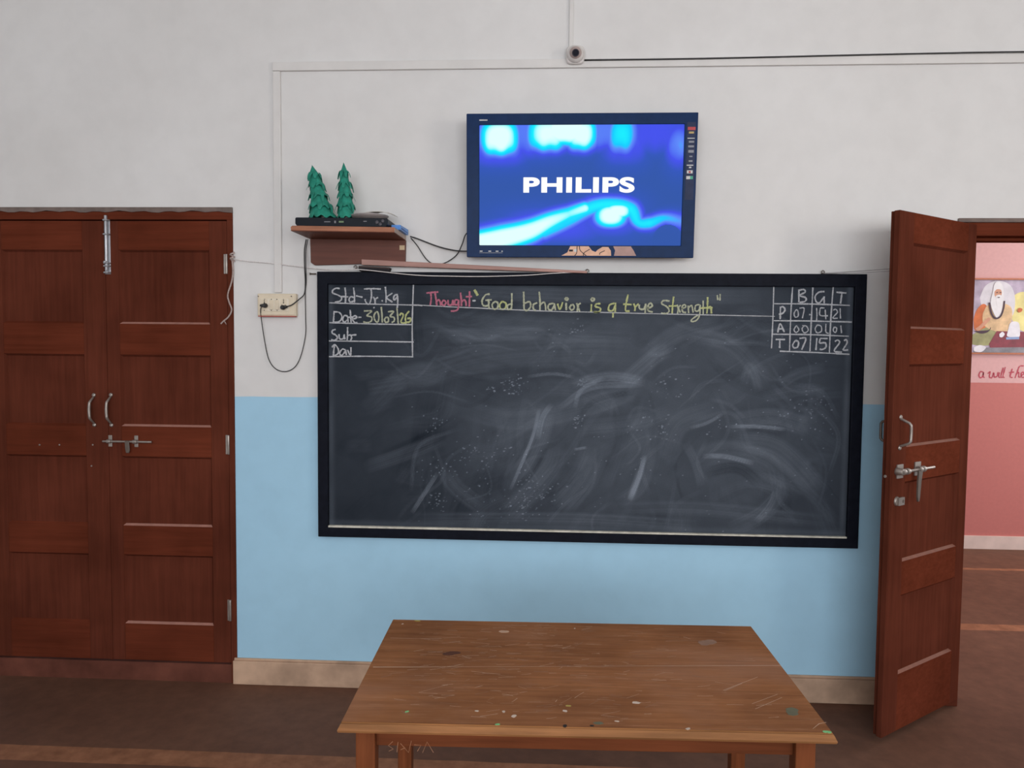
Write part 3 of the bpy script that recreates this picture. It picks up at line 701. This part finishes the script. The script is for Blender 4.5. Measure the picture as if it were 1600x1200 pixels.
prof = [(-1.088, 2.1075), (-1.094, 2.116), (-1.094, 2.139), (-1.090, 2.1425), (-.700, 2.139), (-.695, 2.134), (-.698, 2.112), (-.706, 2.1015), (-1.072, 2.1048)]
mb.prism(prof, -.235, -.045); mb.build('casing', BLACKP, bx, bevel=.003)
mb = MB()
mb.box(-.968, -.942, -.2365, -.235, 2.122, 2.125); mb.box(-.925, -.918, -.2365, -.235, 2.118, 2.128, 0)
mb.box(-.905, -.885, -.2365, -.235, 2.120, 2.127, 1); mb.box(-.80, -.786, -.2365, -.235, 2.124, 2.127, 0)
mb.build('front_marks', [plain('dim_print', (.2, .2, .22, 1), .5), plain('dim_green_print', (.16, .24, .12, 1), .5)], bx)
mb = MB()
for i, (x, z) in enumerate(((-.742, 2.122), (-.728, 2.114), (-.718, 2.127))): mb.lathe([(0, -.004), (.007, -.003), (.008, 0)], (x, -.235, z), 'y', 14)
mb.build('control_knobs', plain('dim_knob', (.09, .085, .10, 1), .5), bx)
pl = thing('dish', 'shallow grey round dish lying on the right end of the flat media box', 'dish', (-.795, -.135, 2.1405))
TAUPE = plain('taupe_grey_dish', (.30, .255, .245, 1), .5)
mb = MB(); mb.lathe([(0, 0), (.040, 0), (.062, .007), (.075, .0155), (.081, .022), (.0795, .0235), (.073, .018), (.060, .0105), (.03, .004), (0, .004)], (-.797, -.135, 2.1405), 'z', 40)
mb.build('bowl', TAUPE, pl)
mb = MB(); mb.lathe([(.0802, .0205), (.0825, .0225), (.0812, .0245), (.0790, .0235)], (-.797, -.135, 2.1405), 'z', 40); mb.build('rim', plain('pale_grey_rim', (.42, .38, .38, 1), .5), pl)
mb = MB()
N_ = 14; rings = []
for f in (0, .35, .7, 1):                            # a curled sheet, highest towards the middle
    rings.append([(-.845+.150*i/N_+.012*f, -.19+.105*f, 2.1655+.021*math.sin(PI*(i/N_)**1.3)*(.5+.5*f)+.003*f) for i in range(N_+1)])
mb.loft(rings, 0, False, False)
o = mb.build('paper_sheet', plain('pale_paper', (.60, .57, .52, 1), .8))
so = o.modifiers.new('sheet', 'SOLIDIFY'); so.thickness = .002
setp(o, 'curled pale paper sheet lying on the grey round dish', 'paper')
# blue box at the shelf end
rb = thing('router', 'small bright blue plastic box on the right end of the shelf', 'router', (-.675, -.12, shz(-.67)))
mb = MB(); x0, x1, zb = -.693, -.652, 2.0985
mb.loft([[(x0, -.180, zb), (x1, -.180, zb), (x1+.002, -.012, zb), (x0, -.012, zb)], [(x0, -.180, zb+.021), (x1, -.180, zb+.021), (x1+.002, -.012, zb+.025), (x0, -.012, zb+.025)]], smooth=False)
BLU = plain('bright_blue_plastic', (.075, .26, .66, 1), .4)
mb.build('casing', BLU, rb, bevel=.002)
mb = MB(); mb.box(x0+.004, x1-.004, -.1815, -.18, zb+.004, zb+.016); mb.build('front_panel', plain('pale_blue_plastic', (.04, .20, .58, 1), .4), rb)
mb = MB()
for i in range(5): mb.box(x1+.0003, x1+.0022, -.16+.03*i, -.14+.03*i, zb+.006, zb+.009)
mb.build('side_slots', plain('deep_blue_slot', (.01, .05, .25, 1), .6), rb)
# two green paper trees
def paper_tree(apex, base, z0, z1, radii, label, y, seed):
    r0 = random.Random(seed)
    t = thing('paper_tree', label, 'decoration', (base, y, z0), group='green paper trees on the shelf')
    n = len(radii); hgt = z1-z0
    mb = MB(); mb.lathe([(.022, 0), (.022, .004), (.008, .007), (.007, .03)], (base, y, z0), 'z', 18); mb.build('stand', plain('white_card', (.6, .58, .55, 1), .7), t)
    mb = MB()
    for k, r in enumerate(radii):                    # bottom tier first: a ragged skirt with loose paper strips
        a = k/n; b = min(1.0, (k+1.35)/n)
        zb_, zt = z0+.010+(hgt-.010)*a, z0+hgt*b
        cb = base+(apex-base)*a; ct = base+(apex-base)*b
        N = 48; rings = []
        rt = .002 if k == n-1 else radii[k+1]*.62
        ph = r0.uniform(0, 6); teeth = r0.choice((7, 8, 9)); hem = [r0.uniform(.2, 1) for _ in range(teeth)]
        for f in (0, .1, .25, .5, .75, 1):
            ring = []
            for i in range(N):
                an = 2*PI*i/N; u = (i/N*teeth+k*.4) % teeth; tri = 1-abs((u % 1)*2-1)
                rag = (1-f)**1.6*.024*tri*hem[int(u)]
                rr = (r*.86*(1-f)+rt*f)*(1+.07*math.sin(an*4+ph)*(1-f))+(1-f)**3*.004*tri
                cx = cb+(ct-cb)*f
                ring.append((cx+rr*math.cos(an), y+rr*math.sin(an), zb_+(zt-zb_)*f-rag+.008*(1-f)))
            rings.append(ring)
        mb.loft(rings, 0, True, False, True)
        if k:
            for q in range(6):                       # strips curling away from the skirt
                an = 2*PI*(q+.5*(k % 2))/6+r0.uniform(-.25, .25); L = r0.uniform(.018, .030); wd = r0.uniform(.015, .024)
                st_ = []
                for g in (0, .35, .7, 1):
                    rr = r*.80+(L*.55*g+.001); zz = zb_+.016-L*g*(.5+.9*g)*r0.uniform(.8, 1.1)
                    w_ = wd*(1-.6*g*g)
                    c_ = Vector((cb+rr*math.cos(an), y+rr*math.sin(an), zz)); tq = Vector((-math.sin(an), math.cos(an), 0))*w_*.5
                    st_.append((c_-tq, c_+tq))
                V_ = [(mb.bm.verts.new(p_), mb.bm.verts.new(q_)) for p_, q_ in st_]
                for A_, B_ in zip(V_, V_[1:]): mb._f([A_[0], A_[1], B_[1], B_[0]], 0)
        ob = mb.build('tier', TREEG, t)
        so = ob.modifiers.new('card', 'SOLIDIFY'); so.thickness = .0012
        mb = MB()
    mb.bm.free()
    mb = MB(); mb.tube([(apex, y, z1-.012), (apex-.001, y, z1+.004)], [.004, .0008], 8); mb.build('tip', TREEG, t)
    return t
yb = -.14
p1, p2 = P(488, 258, yb), P(507, 342, yb)
paper_tree(p1.x, p2.x-.006, 2.143, p1.z-.004, [.066, .055, .045, .036, .026], 'leaning green paper tree, the left one on the shelf', yb, 3)
p1, p2 = P(537, 254, yb), P(541, 338, yb)
paper_tree(p1.x, p2.x+.000, 2.142, p1.z-.004, [.046, .041, .034, .028, .019], 'upright narrow green paper tree, the right one on the shelf', yb, 5)

# ------------------------------------------------------------------ things on the board's top edge
mb = MB()
a, b = P(566, 410, -.03), P(917, 425.6, -.03)
def cross(p, h, d): return [(p.x, -.045, p.z-h), (p.x, -.045, p.z+h), (p.x, -.045+d, p.z+h), (p.x, -.045+d, p.z-h)]
mb.loft([cross(a, .0125, .030), cross(a.lerp(b, .5), .0095, .026), cross(b, .005, .02)], smooth=False)
setp(mb.build('pointer_stick', wood('pinkish_planed_wood', (.42, .235, .20, 1), 'x', .55, .15), bevel=.002), 'long pinkish tapering wooden stick resting along the top of the blackboard', 'stick')
ds = thing('chalk_duster', 'black chalk duster under the thick end of the wooden stick', 'duster', (-.78, -.02, 1.9325))
q0, q1 = P(563, 418, -.02), P(611, 420, -.02)
mb = MB(); mb.prism([(q0.x+.004, 1.9325), (q1.x-.006, 1.9325), (q1.x, 1.946), (q1.x, 1.9505), (q0.x, 1.958), (q0.x-.002, 1.945)], -.050, -.004); mb.build('felt_pad', plain('black_felt', (.016, .013, .016, 1), .95), ds, bevel=.003)
mb = MB(); mb.prism([(q0.x, 1.9505), (q1.x, 1.945), (q1.x, 1.9495), (q0.x, 1.957)], -.0515, -.0495); mb.build('grip', plain('dark_duster_wood', (.05, .025, .02, 1), .6), ds)
# nails, string and wire
def nail(px, py, lab, y=-.02, hook=True, length=.03):
    p = P(px, py, y); mb = MB()
    mb.tube([(p.x, y+length, p.z), (p.x, y-.006, p.z)], .003, 8)
    mb.tube([(p.x+.007*math.cos(t), y-.006, p.z+.004+.007*math.sin(t)) for t in [k*PI/7-.6 for k in range(10)]], .0022, 8)
    return setp(mb.build('nail', DARKST), lab, 'nail', 'nails around the blackboard')
nail(917.5, 425, 'bent nail where the thin end of the wooden stick rests', -.012, length=.012)
nail(1285, 427, 'bent nail above the right end of the blackboard', -.012, length=.012)
nail(556, 419, 'bent nail just left of the black chalk duster', -.012, length=.012)
p = P(490, 428, -.015)
mb = MB().tube([(p.x-.016, -.018, p.z), (p.x+.012, -.018, p.z)], .0032, 8); mb.lathe([(0, -.003), (.006, -.002), (.006, 0)], (p.x-.014, -.018, p.z), 'x', 10)
setp(mb.build('nail', DARKST), 'nail sticking out left of the blackboard top corner', 'nail', 'nails around the blackboard')
def line(pts, y, r, name, m, k=6, n=6, ys=None):
    q = []
    for i, (a, b) in enumerate(pts):
        yy = ys[i] if ys else y; v = P(a, b, yy); q.append((v.x, yy, v.z))
    return MB().tube(smooth_path(q, k), r, n)
st = thing('string', 'grey twine tied from the red door hinge along the blackboard top', 'string', (-1.28, -.02, 1.9))
line([(362, 404), (385, 408), (430, 412), (497, 420), (535, 422), (562, 421), (645, 429.6), (700, 431.5), (755, 432), (824, 430), (865, 427), (917, 425)], 0, .0022, '', STRING,
     ys=[-.012, -.012, -.012, -.022, -.052, -.054, -.054, -.052, -.052, -.052, -.050, -.022]).build('stretched_length', STRING, st)
tail = [(362, 402), (363, 410), (364, 425), (362, 440), (356, 460), (358, 472), (362, 484), (357, 495), (349, 502), (345, 506)]
FRAY = plain('pinkish_beige_frayed_twine', (.44, .34, .31, 1), .95, var=.35, scale=160)
mb = line(tail, -.012, .0036, '', FRAY, ys=[-.012]*10)
e0 = P(350, 501, -.012); e1 = P(354, 507, -.012); mb.tube([(e0.x, -.012, e0.z), (e1.x, -.014, e1.z)], [.0026, .0014], 6)
mb.build('hanging_tail', FRAY, st)
mb = MB(); v = P(363, 404, -.012)
mb.tube([(v.x+.008*math.cos(t), -.013+.008*math.sin(t), v.z+.003*t-.012) for t in [k*.6 for k in range(24)]], .004, 7); mb.build('knot', FRAY, st)
mb = line([(1286, 427), (1330, 424.5), (1398, 419.5)], 0, .0013, '', STRING, ys=[-.02, -.1, -.335])
v0, v1 = P(1286, 428, -.02), P(1398, 423, -.335)
mb.tube([v0, v0.lerp(v1, .5)-Vector((0, 0, .003)), v1], .0012, 6)
setp(mb.build('wire', plain('grey_wire', (.22, .2, .2, 1), .6)), 'thin doubled wire from the blackboard nail to the open door', 'wire')

# ------------------------------------------------------------------ electrics
def conduit(p, q, wd, dep, label, vertical, mitre=0.0):
    mb = MB()
    if vertical: mb.box(p[0]-wd/2, p[0]+wd/2, -dep, -.0005, q[1], p[1])
    else: mb.prism([(p[0], p[1]-wd/2), (q[0], q[1]-wd/2), (q[0], q[1]+wd/2), (p[0], p[1]+wd/2)], -dep, -.0005)
    return setp(mb.build('cable_conduit', WPLAS, bevel=.002), label, 'conduit', 'white cable trunking')
conduit((-1.250, 2.829), (-1.250, 1.838), .034, .014, 'white vertical trunking running down to the switchboard', True)
conduit((-1.268, 2.849), (3.58, 2.860), .038, .016, 'white horizontal trunking passing under the dome camera', False)
conduit((.071, 3.64), (.071, 2.925), .018, .012, 'thin white trunking dropping from above to the dome camera', True)
sb = thing('switchboard', 'cream electrical switchboard with two plugs left of the blackboard', 'switchboard', (-1.262, 0, 1.728))
a, b = P(402, 458.5, -.03), P(462.5, 494, -.03)
X0, X1, Z0, Z1 = a.x, b.x, b.z, a.z
MB().box(X0, X1, -.03, -.001, Z0, Z1).build('back_box', CREAM, sb, bevel=.004)
MB().box(X0+.004, X1-.004, -.0335, -.030, Z0+.005, Z1-.003).build('cover_plate', CREAM, sb, bevel=.002)
MB().box(X0+.004, X1-.004, -.0345, -.004, Z0-.0035, Z0+.0005).build('red_edge', plain('red_painted_edge', (.40, .06, .045, 1), .6), sb)
def sbx(px, py): v = P(px, py, -.0335); return v.x, v.z
xa, zt = sbx(407.5, 466.5); xb, zb = sbx(452, 486.5)
MB().box(xa, xb, -.0365, -.0335, zb, zt).build('module_plate', plain('pale_cream_plastic', (.76, .68, .55, 1), .4, var=.04), sb, bevel=.001)
SOCK = plain('dark_socket_hole', (.03, .025, .02, 1), .7)
for px in (413.5, 443.5):
    mb = MB(); x, z = sbx(px, 473)
    mb.box(x-.014, x+.014, -.0380, -.0365, zb+.004, zt-.003, 0)
    for dx, dz, r in ((0, .008, .0028), (0, .0, .0034), (-.008, -.011, .0024), (.008, -.011, .0024)): mb.lathe([(r, -.0385), (r, -.037)], (x+dx, 0, z+dz), 'y', 10, 1)
    mb.build('socket', [CREAM, SOCK], sb, bevel=.0008)
for px in (424.5, 433):
    mb = MB(); x, z = sbx(px, 476.5)
    mb.loft([rect(x-.010, x+.010, z-.022, z+.022, -.0365), rect(x-.009, x+.009, z-.020, z+.020, -.039)], smooth=False)
    mb.build('switch', CREAM, sb, bevel=.0008)
for px, py in ((403.8, 463), (455.5, 463), (414, 467.8), (424.5, 467.8), (433, 467.8), (443.5, 468), (413.5, 485), (424.5, 485), (433.5, 485)):
    x, z = sbx(px, py); MB().lathe([(0, -.0395), (.0022, -.039), (.0025, -.033)], (x, 0, z), 'y', 8).build('screw', DARKST, sb)
def cable(lab, pts, ys, r, plug=None):
    t = thing('power_cable', lab, 'cable', tuple(P(pts[-1][0], pts[-1][1], ys[-1])))
    line(pts, 0, r, '', CABLE, ys=ys, n=8).build('cord', CABLE, t)
    if plug:
        v = P(plug[0], plug[1], -.045); mb = MB()
        mb.lathe([(.009, -.0385), (.011, -.045), (.010, -.058), (.006, -.066)], (v.x, 0, v.z), 'y', 14)
        dx = .016 if plug[2] > 0 else -.016
        mb.tube([(v.x+dx*.3, -.052, v.z), (v.x+dx*1.3, -.052, v.z+.004*plug[3])], [.009, .005], 10); mb.build('plug', CABLE, t)
    return t
cable('black cable hanging from the shelf into the right socket', [(478.5, 374), (475.8, 391), (476, 416), (477, 440), (475.5, 459), (467, 468), (456.7, 476), (449, 479)], [-.05, -.03, -.045, -.02, -.02, -.03, -.045, -.052], .0028, (442.5, 480.5, 1, 1))
cable('black cable looping far below the switchboard into the left socket', [(481, 374), (478, 391), (478, 416), (478.5, 440), (477, 459), (477.5, 495), (477.5, 522), (471, 553), (462, 572), (448, 580.4), (431.7, 577), (420, 561.7), (413, 530), (407.7, 493), (407.5, 482), (410, 478)],
      [-.045, -.024, -.04, -.014, -.014, -.012, -.012, -.012, -.012, -.012, -.012, -.012, -.014, -.03, -.05, -.052], .0022, (414.5, 477.5, -1, 0))
o = line([(641, 369.6), (652, 373), (683.7, 385), (708.5, 391), (727, 392.5), (745, 391)], 0, .0033, '', CABLE, ys=[-.05, -.035, -.03, -.035, -.045, -.045], n=8)
setp(o.build('television_cable', CABLE), 'black cable running straight from the shelf end to the television', 'cable', 'cables between shelf and television')
o = line([(642, 372), (652, 384), (665.7, 404.5), (679, 413.2), (695, 411), (713, 399), (722, 382), (728, 366), (740, 358)], 0, .0026, '', CABLE, ys=[-.05, -.03, -.022, -.022, -.022, -.022, -.03, -.04, -.04], n=8)
v = [(644, 371), (657, 387), (668, 405), (681, 411.5), (696, 408.5), (712, 394), (720, 379), (727, 363), (740, 356)]
setp(o.build('television_cable', CABLE), 'black cable sagging in a loop between shelf and television', 'cable', 'cables between shelf and television')

# dome camera
sc = thing('security_camera', 'small white dome security camera high on the wall', 'security camera', (.088, 0, 2.84))
c = P(898.5, 89.5); cx, cz = .090, c.z
mb = MB(); R_ = []
for dep, k in ((-.0005, 1.0), (-.013, 1.0), (-.017, .93)):
    ring = []
    for i in range(40):
        t = 2*PI*i/40; e = 4.0; r = (abs(math.cos(t))**e+abs(math.sin(t))**e)**(-1/e)
        ring.append((cx+.040*k*r*math.cos(t), dep-.016, cz+.040*k*r*math.sin(t)))
    R_.append(ring)
mb.loft(R_, smooth=False); CAMW = plain('off_white_camera_plastic', (.66, .62, .60, 1), .4, var=.05)
mb.build('base', CAMW, sc)
mb = MB(); mb.lathe([(.037, -.032), (.036, -.042), (.030, -.053), (.026, -.056)], (cx, 0, cz), 'y', 36); mb.build('collar', CAMW, sc)
mb = MB()
prof = [(.028*math.sin(t), -.028*math.cos(t)) for t in [k*PI/16*.62 for k in range(17)]]
mb.lathe([(r, h-.048) for r, h in prof], (cx, 0, cz), 'y', 32); mb.build('eyeball', plain('pinkish_grey_dome', (.40, .31, .29, 1), .3), sc)
mb = MB(); dirv = Vector((0, -1, -.28)).normalized(); ctr = Vector((cx, -.048, cz))
mb.tube([ctr+dirv*.020, ctr+dirv*.033], [.0165, .0150], 20); mb.build('lens_ring', plain('dark_lens_ring', (.05, .045, .06, 1), .5, spec=.1), sc)
mb = MB(); mb.tube([ctr+dirv*.0325, ctr+dirv*.0345], [.0125, .0100], 20); mb.build('lens', plain('lens_glass', (.012, .012, .02, 1), .45, spec=.05), sc)
for dx in (-.024, .024):
    MB().lathe([(0, -.0365), (.003, -.036), (.003, -.03)], (cx+dx*1.25, 0, cz+.012), 'y', 10).build('screw', DARKST, sc)
o = MB(); q = [P(912, 96.5), P(1100, 94), P(1340, 88.5), P(1470, 85.8), P(1600, 83.6)]
pts = [(v.x, -.020, v.z) for v in q]; pts.append((3.58, -.02, pts[-1][2]+.004)); o.tube(smooth_path(pts, 5), .0035, 8)
setp(o.build('camera_wire', CABLE), 'thin black wire running right from the dome camera along the trunking', 'wire')

# ------------------------------------------------------------------ table
TZ = .76
tb = thing('wooden_table', 'worn brown wooden table with paint spots in front of the blackboard', 'table', (.078, -1.477, 0), (0, 0, math.radians(1.35)))
W2, D2 = .549, .3235
TT = m_table(); EDGE = wood('worn_yellow_brown_edge', (.255, .112, .043, 1), 'x', .5, .35, .1); LEGW = wood('orange_brown_leg_wood', (.19, .058, .022, 1), 'z', .5, .25, .1); APR = wood('brown_apron_wood', (.145, .042, .016, 1), 'x', .5, .25, .1)
mb = MB()
seam = .095                                          # two boards with a narrow joint between
for y0, y1 in ((-D2+.006, seam-.0008), (seam+.0008, D2)):
    mb.box(-W2, W2, y0, y1, TZ-.012, TZ, 0)
def slab(e, z, d=0.0): return [(-W2-e, -D2-e*1.1+d, z), (W2+e, -D2-e*1.1+d, z), (W2+e, D2+e, z), (-W2-e, D2+e, z)]
mb.loft([slab(-.004, TZ-.022), slab(.006, TZ-.0195), slab(.0075, TZ-.0145), slab(.001, TZ-.0015)], 1, smooth=False)
mb.loft([[(-W2, -D2-.0005, TZ-.003), (-W2, -D2+.004, TZ+.0005), (-W2, -D2+.009, TZ-.004)], [(W2, -D2-.0005, TZ-.003), (W2, -D2+.004, TZ+.0005), (W2, -D2+.009, TZ-.004)]], 1, smooth=False)
rs = random.Random(4)
def spot(x, y, rx, ry, mi, n=14):
    c = []; ph = rs.uniform(0, 6)
    for i in range(n):
        t = 2*PI*i/n; k = 1+.22*math.sin(2*t+ph)+.15*rs.uniform(-1, 1); c.append((x+rx*k*math.cos(t), y+ry*k*math.sin(t)))
    mb.loft([[(a, b, TZ) for a, b in c], [(a, b, TZ+.0006) for a, b in c]], mi, smooth=False)
def G(px, py, z=TZ):
    d = AX[2] + AX[0]*((px-800)/FPX) - AX[1]*((py-600)/FPX); v = Vector((0, -CAM_D, CAM_H))+d*((z-CAM_H)/d.z)
    return WM[tb].inverted() @ v
# paint spots seen on the top: photo position, size, colour
for px, py, rx, ry, mi in ((788, 987, .013, .011, 9), (803, 1119, .006, .006, 2), (883, 1111, .005, .005, 2), (994, 1098, .008, .007, 2), (745, 1111, .004, .004, 2), (787, 1112, .004, .004, 2), (964, 1127, .005, .003, 2), (1079, 1148.5, .005, .005, 2),
                           (888, 1103, .006, .004, 3), (777, 1134, .005, .004, 4), (1297, 1150, .008, .006, 4), (636, 1112, .004, .004, 4), (1238, 1112, .018, .016, 5), (1105, 1004, .026, .020, 6), (935, 1130, .014, .005, 5), (883, 1139, .004, .008, 7), (925, 1134, .004, .004, 7),
                           (629, 975, .003, .003, 2), (898, 982, .003, .003, 2), (705, 1021, .022, .012, 8), (652, 970, .010, .004, 3)):
    v = G(px, py); spot(v.x, min(max(v.y, -D2+.008), D2-.006), rx, ry, mi)
def scratch(pts, wd=.0018, mi=9):
    mb.ribbon([Vector((v.x, v.y, TZ+.0005)) for v in (G(*q) for q in pts)], wd, (0, 0, 1), mi, .5)
for s in ([(1130, 1079), (1150, 1071), (1184, 1058)], [(1132, 1080), (1160, 1068)], [(610, 997), (650, 998), (690, 998)], [(1040, 1002), (1075, 1001), (1110, 1001)], [(1270, 1139), (1280, 1131), (1291, 1129)],
          [(690, 1005), (720, 1002)], [(1175, 1100), (1215, 1085)], [(1180, 1108), (1222, 1090)], [(655, 1082), (700, 1070)], [(735, 1004), (765, 1006)], [(1150, 1032), (1180, 1033)]): scratch(s, .0014)
scratch([(583, 1042.5), (760, 1042), (980, 1041), (1220, 1040)], .0028)
for _ in range(300):                                 # small scuffs, thickest on the left and front
    x = rs.triangular(-W2+.02, W2-.02, -.35); y = rs.uniform(-D2+.03, D2-.02); L = rs.uniform(.008, .05); a_ = rs.gauss(.1, .35)
    mb.ribbon([(x, y, TZ+.0004), (x+L*.5*math.cos(a_), y+L*.5*math.sin(a_), TZ+.0004), (x+L*math.cos(a_), y+L*math.sin(a_)+rs.uniform(-.003, .003), TZ+.0004)], rs.uniform(.0005, .0015), (0, 0, 1), rs.choice((9, 9, 6)), .5)
mb.build('tabletop', [TT, EDGE, plain('pale_paint_spot', (.55, .45, .38, 1), .6), plain('yellow_paint_spot', (.42, .33, .08, 1), .6), plain('green_paint_spot', (.18, .48, .20, 1), .6), plain('grey_green_stain', (.12, .12, .075, 1), .6), plain('dusty_stain', (.25, .145, .10, 1), .7), plain('dark_spot', (.02, .012, .01, 1), .6), plain('dark_brown_stain', (.085, .028, .012, 1), .5), plain('pale_scratch', (.50, .33, .23, 1), .7)], tb, False)
mb = MB(); mb.box(-W2+.040, W2-.040, -D2+.050, -D2+.072, TZ-.078, TZ-.021); apr = mb.build('front_apron', APR, tb, False, bevel=.002)
for y0, y1, x0, x1 in ((D2-.06, D2-.04, -W2+.045, W2-.045), (-D2+.05, D2-.05, -W2+.045, -W2+.065), (-D2+.05, D2-.05, W2-.065, W2-.045)):
    MB().box(x0, x1, y0, y1, TZ-.078, TZ-.021).build('apron', APR, tb, False)
for sx in (-1, 1):
    for sy in (-1, 1):
        x, y = sx*(W2-.048), sy*(D2-.052); h = .0225
        mb = MB(); mb.loft([[(x-h*.85, y-h*.85, 0), (x+h*.85, y-h*.85, 0), (x+h*.85, y+h*.85, 0), (x-h*.85, y+h*.85, 0)], [(x-h, y-h, TZ-.10), (x+h, y-h, TZ-.10), (x+h, y+h, TZ-.10), (x-h, y+h, TZ-.10)], [(x-h, y-h, TZ-.021), (x+h, y-h, TZ-.021), (x+h, y+h, TZ-.021), (x-h, y+h, TZ-.021)]], smooth=False)
        mb.build('leg', LEGW, tb, False, bevel=.003)
# letters scratched into the front apron
mb = MB(); Mi = WM[tb].inverted()
for s in strokes('595 295 540 345 600 390 545 415;660 300 645 430;690 320 790 435 825 290;690 400 750 375;860 340 945 345 900 420;965 440 1020 305 1100 440'):
    q = []
    for x, y in s:
        v = P(540+x*.125, 1120+y*.125, -1.477-D2+.044); u = Mi @ v; q.append((u.x, -D2+.0494, u.z))
    mb.ribbon(smooth_path(q, 3) if len(q) < 3 else [Vector(a) for a in q], .0011, (0, -1, 0), 0, .3)
mb.build('scratched_letters', plain('raw_wood_scratch', (.36, .17, .09, 1), .8), apr, False, fixn=False)

# ------------------------------------------------------------------ corridor picture and lettering
PY = 2.8
def pc(px, py): v = P(px, py, PY-.02); return (v.x, v.z)
a = pc(1518, 437); b = pc(1655, 552); X0, X1, Z0, Z1 = a[0], b[0], b[1], a[1]
fp = thing('framed_poster', 'framed colourful poster of a seated white bearded elder on pink wall', 'picture', ((X0+X1)/2, PY, Z0))
frame_mb(X0-.012, X1+.012, Z0-.012, Z1+.012, X0, X1, Z0, Z1, PY-.022, PY-.016, PY-.001).build('frame', plain('orange_brown_frame', (.42, .13, .05, 1), .5), fp)
PC = [plain('poster_'+n_, c_, .55, var=v_, scale=s_) for n_, c_, v_, s_ in (('lavender', (.42, .35, .45, 1), .35, 9), ('halo', (.62, .60, .64, 1), .1, 14), ('beard', (.72, .71, .72, 1), .06, 20), ('skin', (.55, .27, .17, 1), .12, 30), ('robe', (.62, .42, .23, 1), .3, 16), ('orange', (.55, .13, .03, 1), .2, 20),
      ('maroon', (.20, .025, .04, 1), .25, 16), ('green', (.28, .27, .12, 1), .3, 12), ('grey', (.20, .19, .21, 1), .3, 20), ('yellow', (.70, .62, .25, 1), .25, 10), ('paper', (.70, .68, .72, 1), .1, 20), ('dark', (.045, .015, .03, 1), .2, 30), ('blue', (.22, .30, .50, 1), .2, 30))]
pm = MB(); layer = [0]
Q = (1500, 330, .2416)
def shape(txt, mi, smooth=True):
    s = strokes(txt)[0]; q = [pc(Q[0]+x*Q[2], Q[1]+y*Q[2]) for x, y in s]
    if smooth:
        v = [Vector((x, 0, z)) for x, z in q]; v = smooth_path(v+[v[0]], 5)[:-1]; q = [(u.x, u.z) for u in v]
    q = [(min(max(x, X0+.001), X1-.001), min(max(z, Z0+.001), Z1-.001)) for x, z in q]
    layer[0] += 1; y = PY-.0125-.0003*layer[0]
    f = [pm.bm.verts.new((x, y, z)) for x, z in q]; pm._f(f, mi)
pm.box(X0, X1, PY-.0125, PY-.002, Z0, Z1, 0)
shape('330 560 420 520 640 560 640 800 420 780 340 700', 9)
shape('130 560 170 480 250 450 330 480 360 570 340 680 250 700 160 660', 1)
shape('90 700 110 640 150 600 180 620 190 700 160 760 100 770', 5)
shape('80 800 180 750 260 780 240 850 190 868 80 860', 7)
shape('170 620 200 600 300 600 340 640 330 740 300 790 240 780 160 740 150 670', 4)
shape('100 760 130 740 180 690 200 700 150 750 120 775', 3)
shape('90 775 190 768 200 750 185 780 140 792', 11)
shape('190 860 240 775 420 780 560 800 620 880 200 885', 6, False)
shape('90 915 90 880 200 882 620 878 620 915', 8, False)
shape('90 880 130 866 170 880 140 910 95 905', 10)
shape('310 780 330 720 380 720 390 780 380 815 310 810', 10)
shape('300 815 385 812 385 828 300 830', 12, False)
shape('215 520 225 470 250 455 275 475 285 530 280 600 262 680 240 690 215 650 200 590', 2)
shape('225 520 240 505 265 508 272 530 262 555 240 560 226 545', 3)
shape('232 548 250 540 268 548 264 600 250 620 238 600', 2)
shape('255 795 275 780 290 795 275 815 258 812', 10)
shape('372 640 385 625 405 632 400 648 382 655', 5)
for s in strokes('190 590 205 660 230 692 262 680 282 630 288 580'):
    layer[0] += 1; q = [pc(Q[0]+x*Q[2], Q[1]+y*Q[2]) for x, y in s]; pm.ribbon(smooth_path([(x, PY-.0128-.0003*layer[0], z) for x, z in q], 6), .013, mi=11)
for s in strokes('236 526 246 525;258 526 268 525;244 558 258 557'):
    layer[0] += 1; q = [pc(Q[0]+x*Q[2], Q[1]+y*Q[2]) for x, y in s]; pm.ribbon([(x, PY-.0128-.0003*layer[0], z) for x, z in q], .006, mi=11)
pm.build('print', PC, fp, fixn=False)
wc = bpy.data.objects['wall_corridor']
write('painted_lettering', [((1500, 330, .2416, 1.0), '148 1040 132 1038 122 1060 130 1077 145 1070 152 1042 150 1070 160 1076;180 1050 195 1038 190 1070 205 1077 218 1045 222 1072 240 1066 246 1040;256 1042 250 1070 262 1076;280 1012 264 1066 274 1077;293 1008 278 1066 288 1077;338 1018 324 1068 340 1076;316 1044 350 1040;412 1000 385 1004 370 1040 356 1078;362 1056 380 1042 380 1070 392 1074;396 1062 414 1052 408 1040 396 1050 398 1072 420 1074'), ], plain('red_wall_paint', (.42, .035, .065, 1), .6), wc, PY, .009, 'red painted script words', jit=.3)
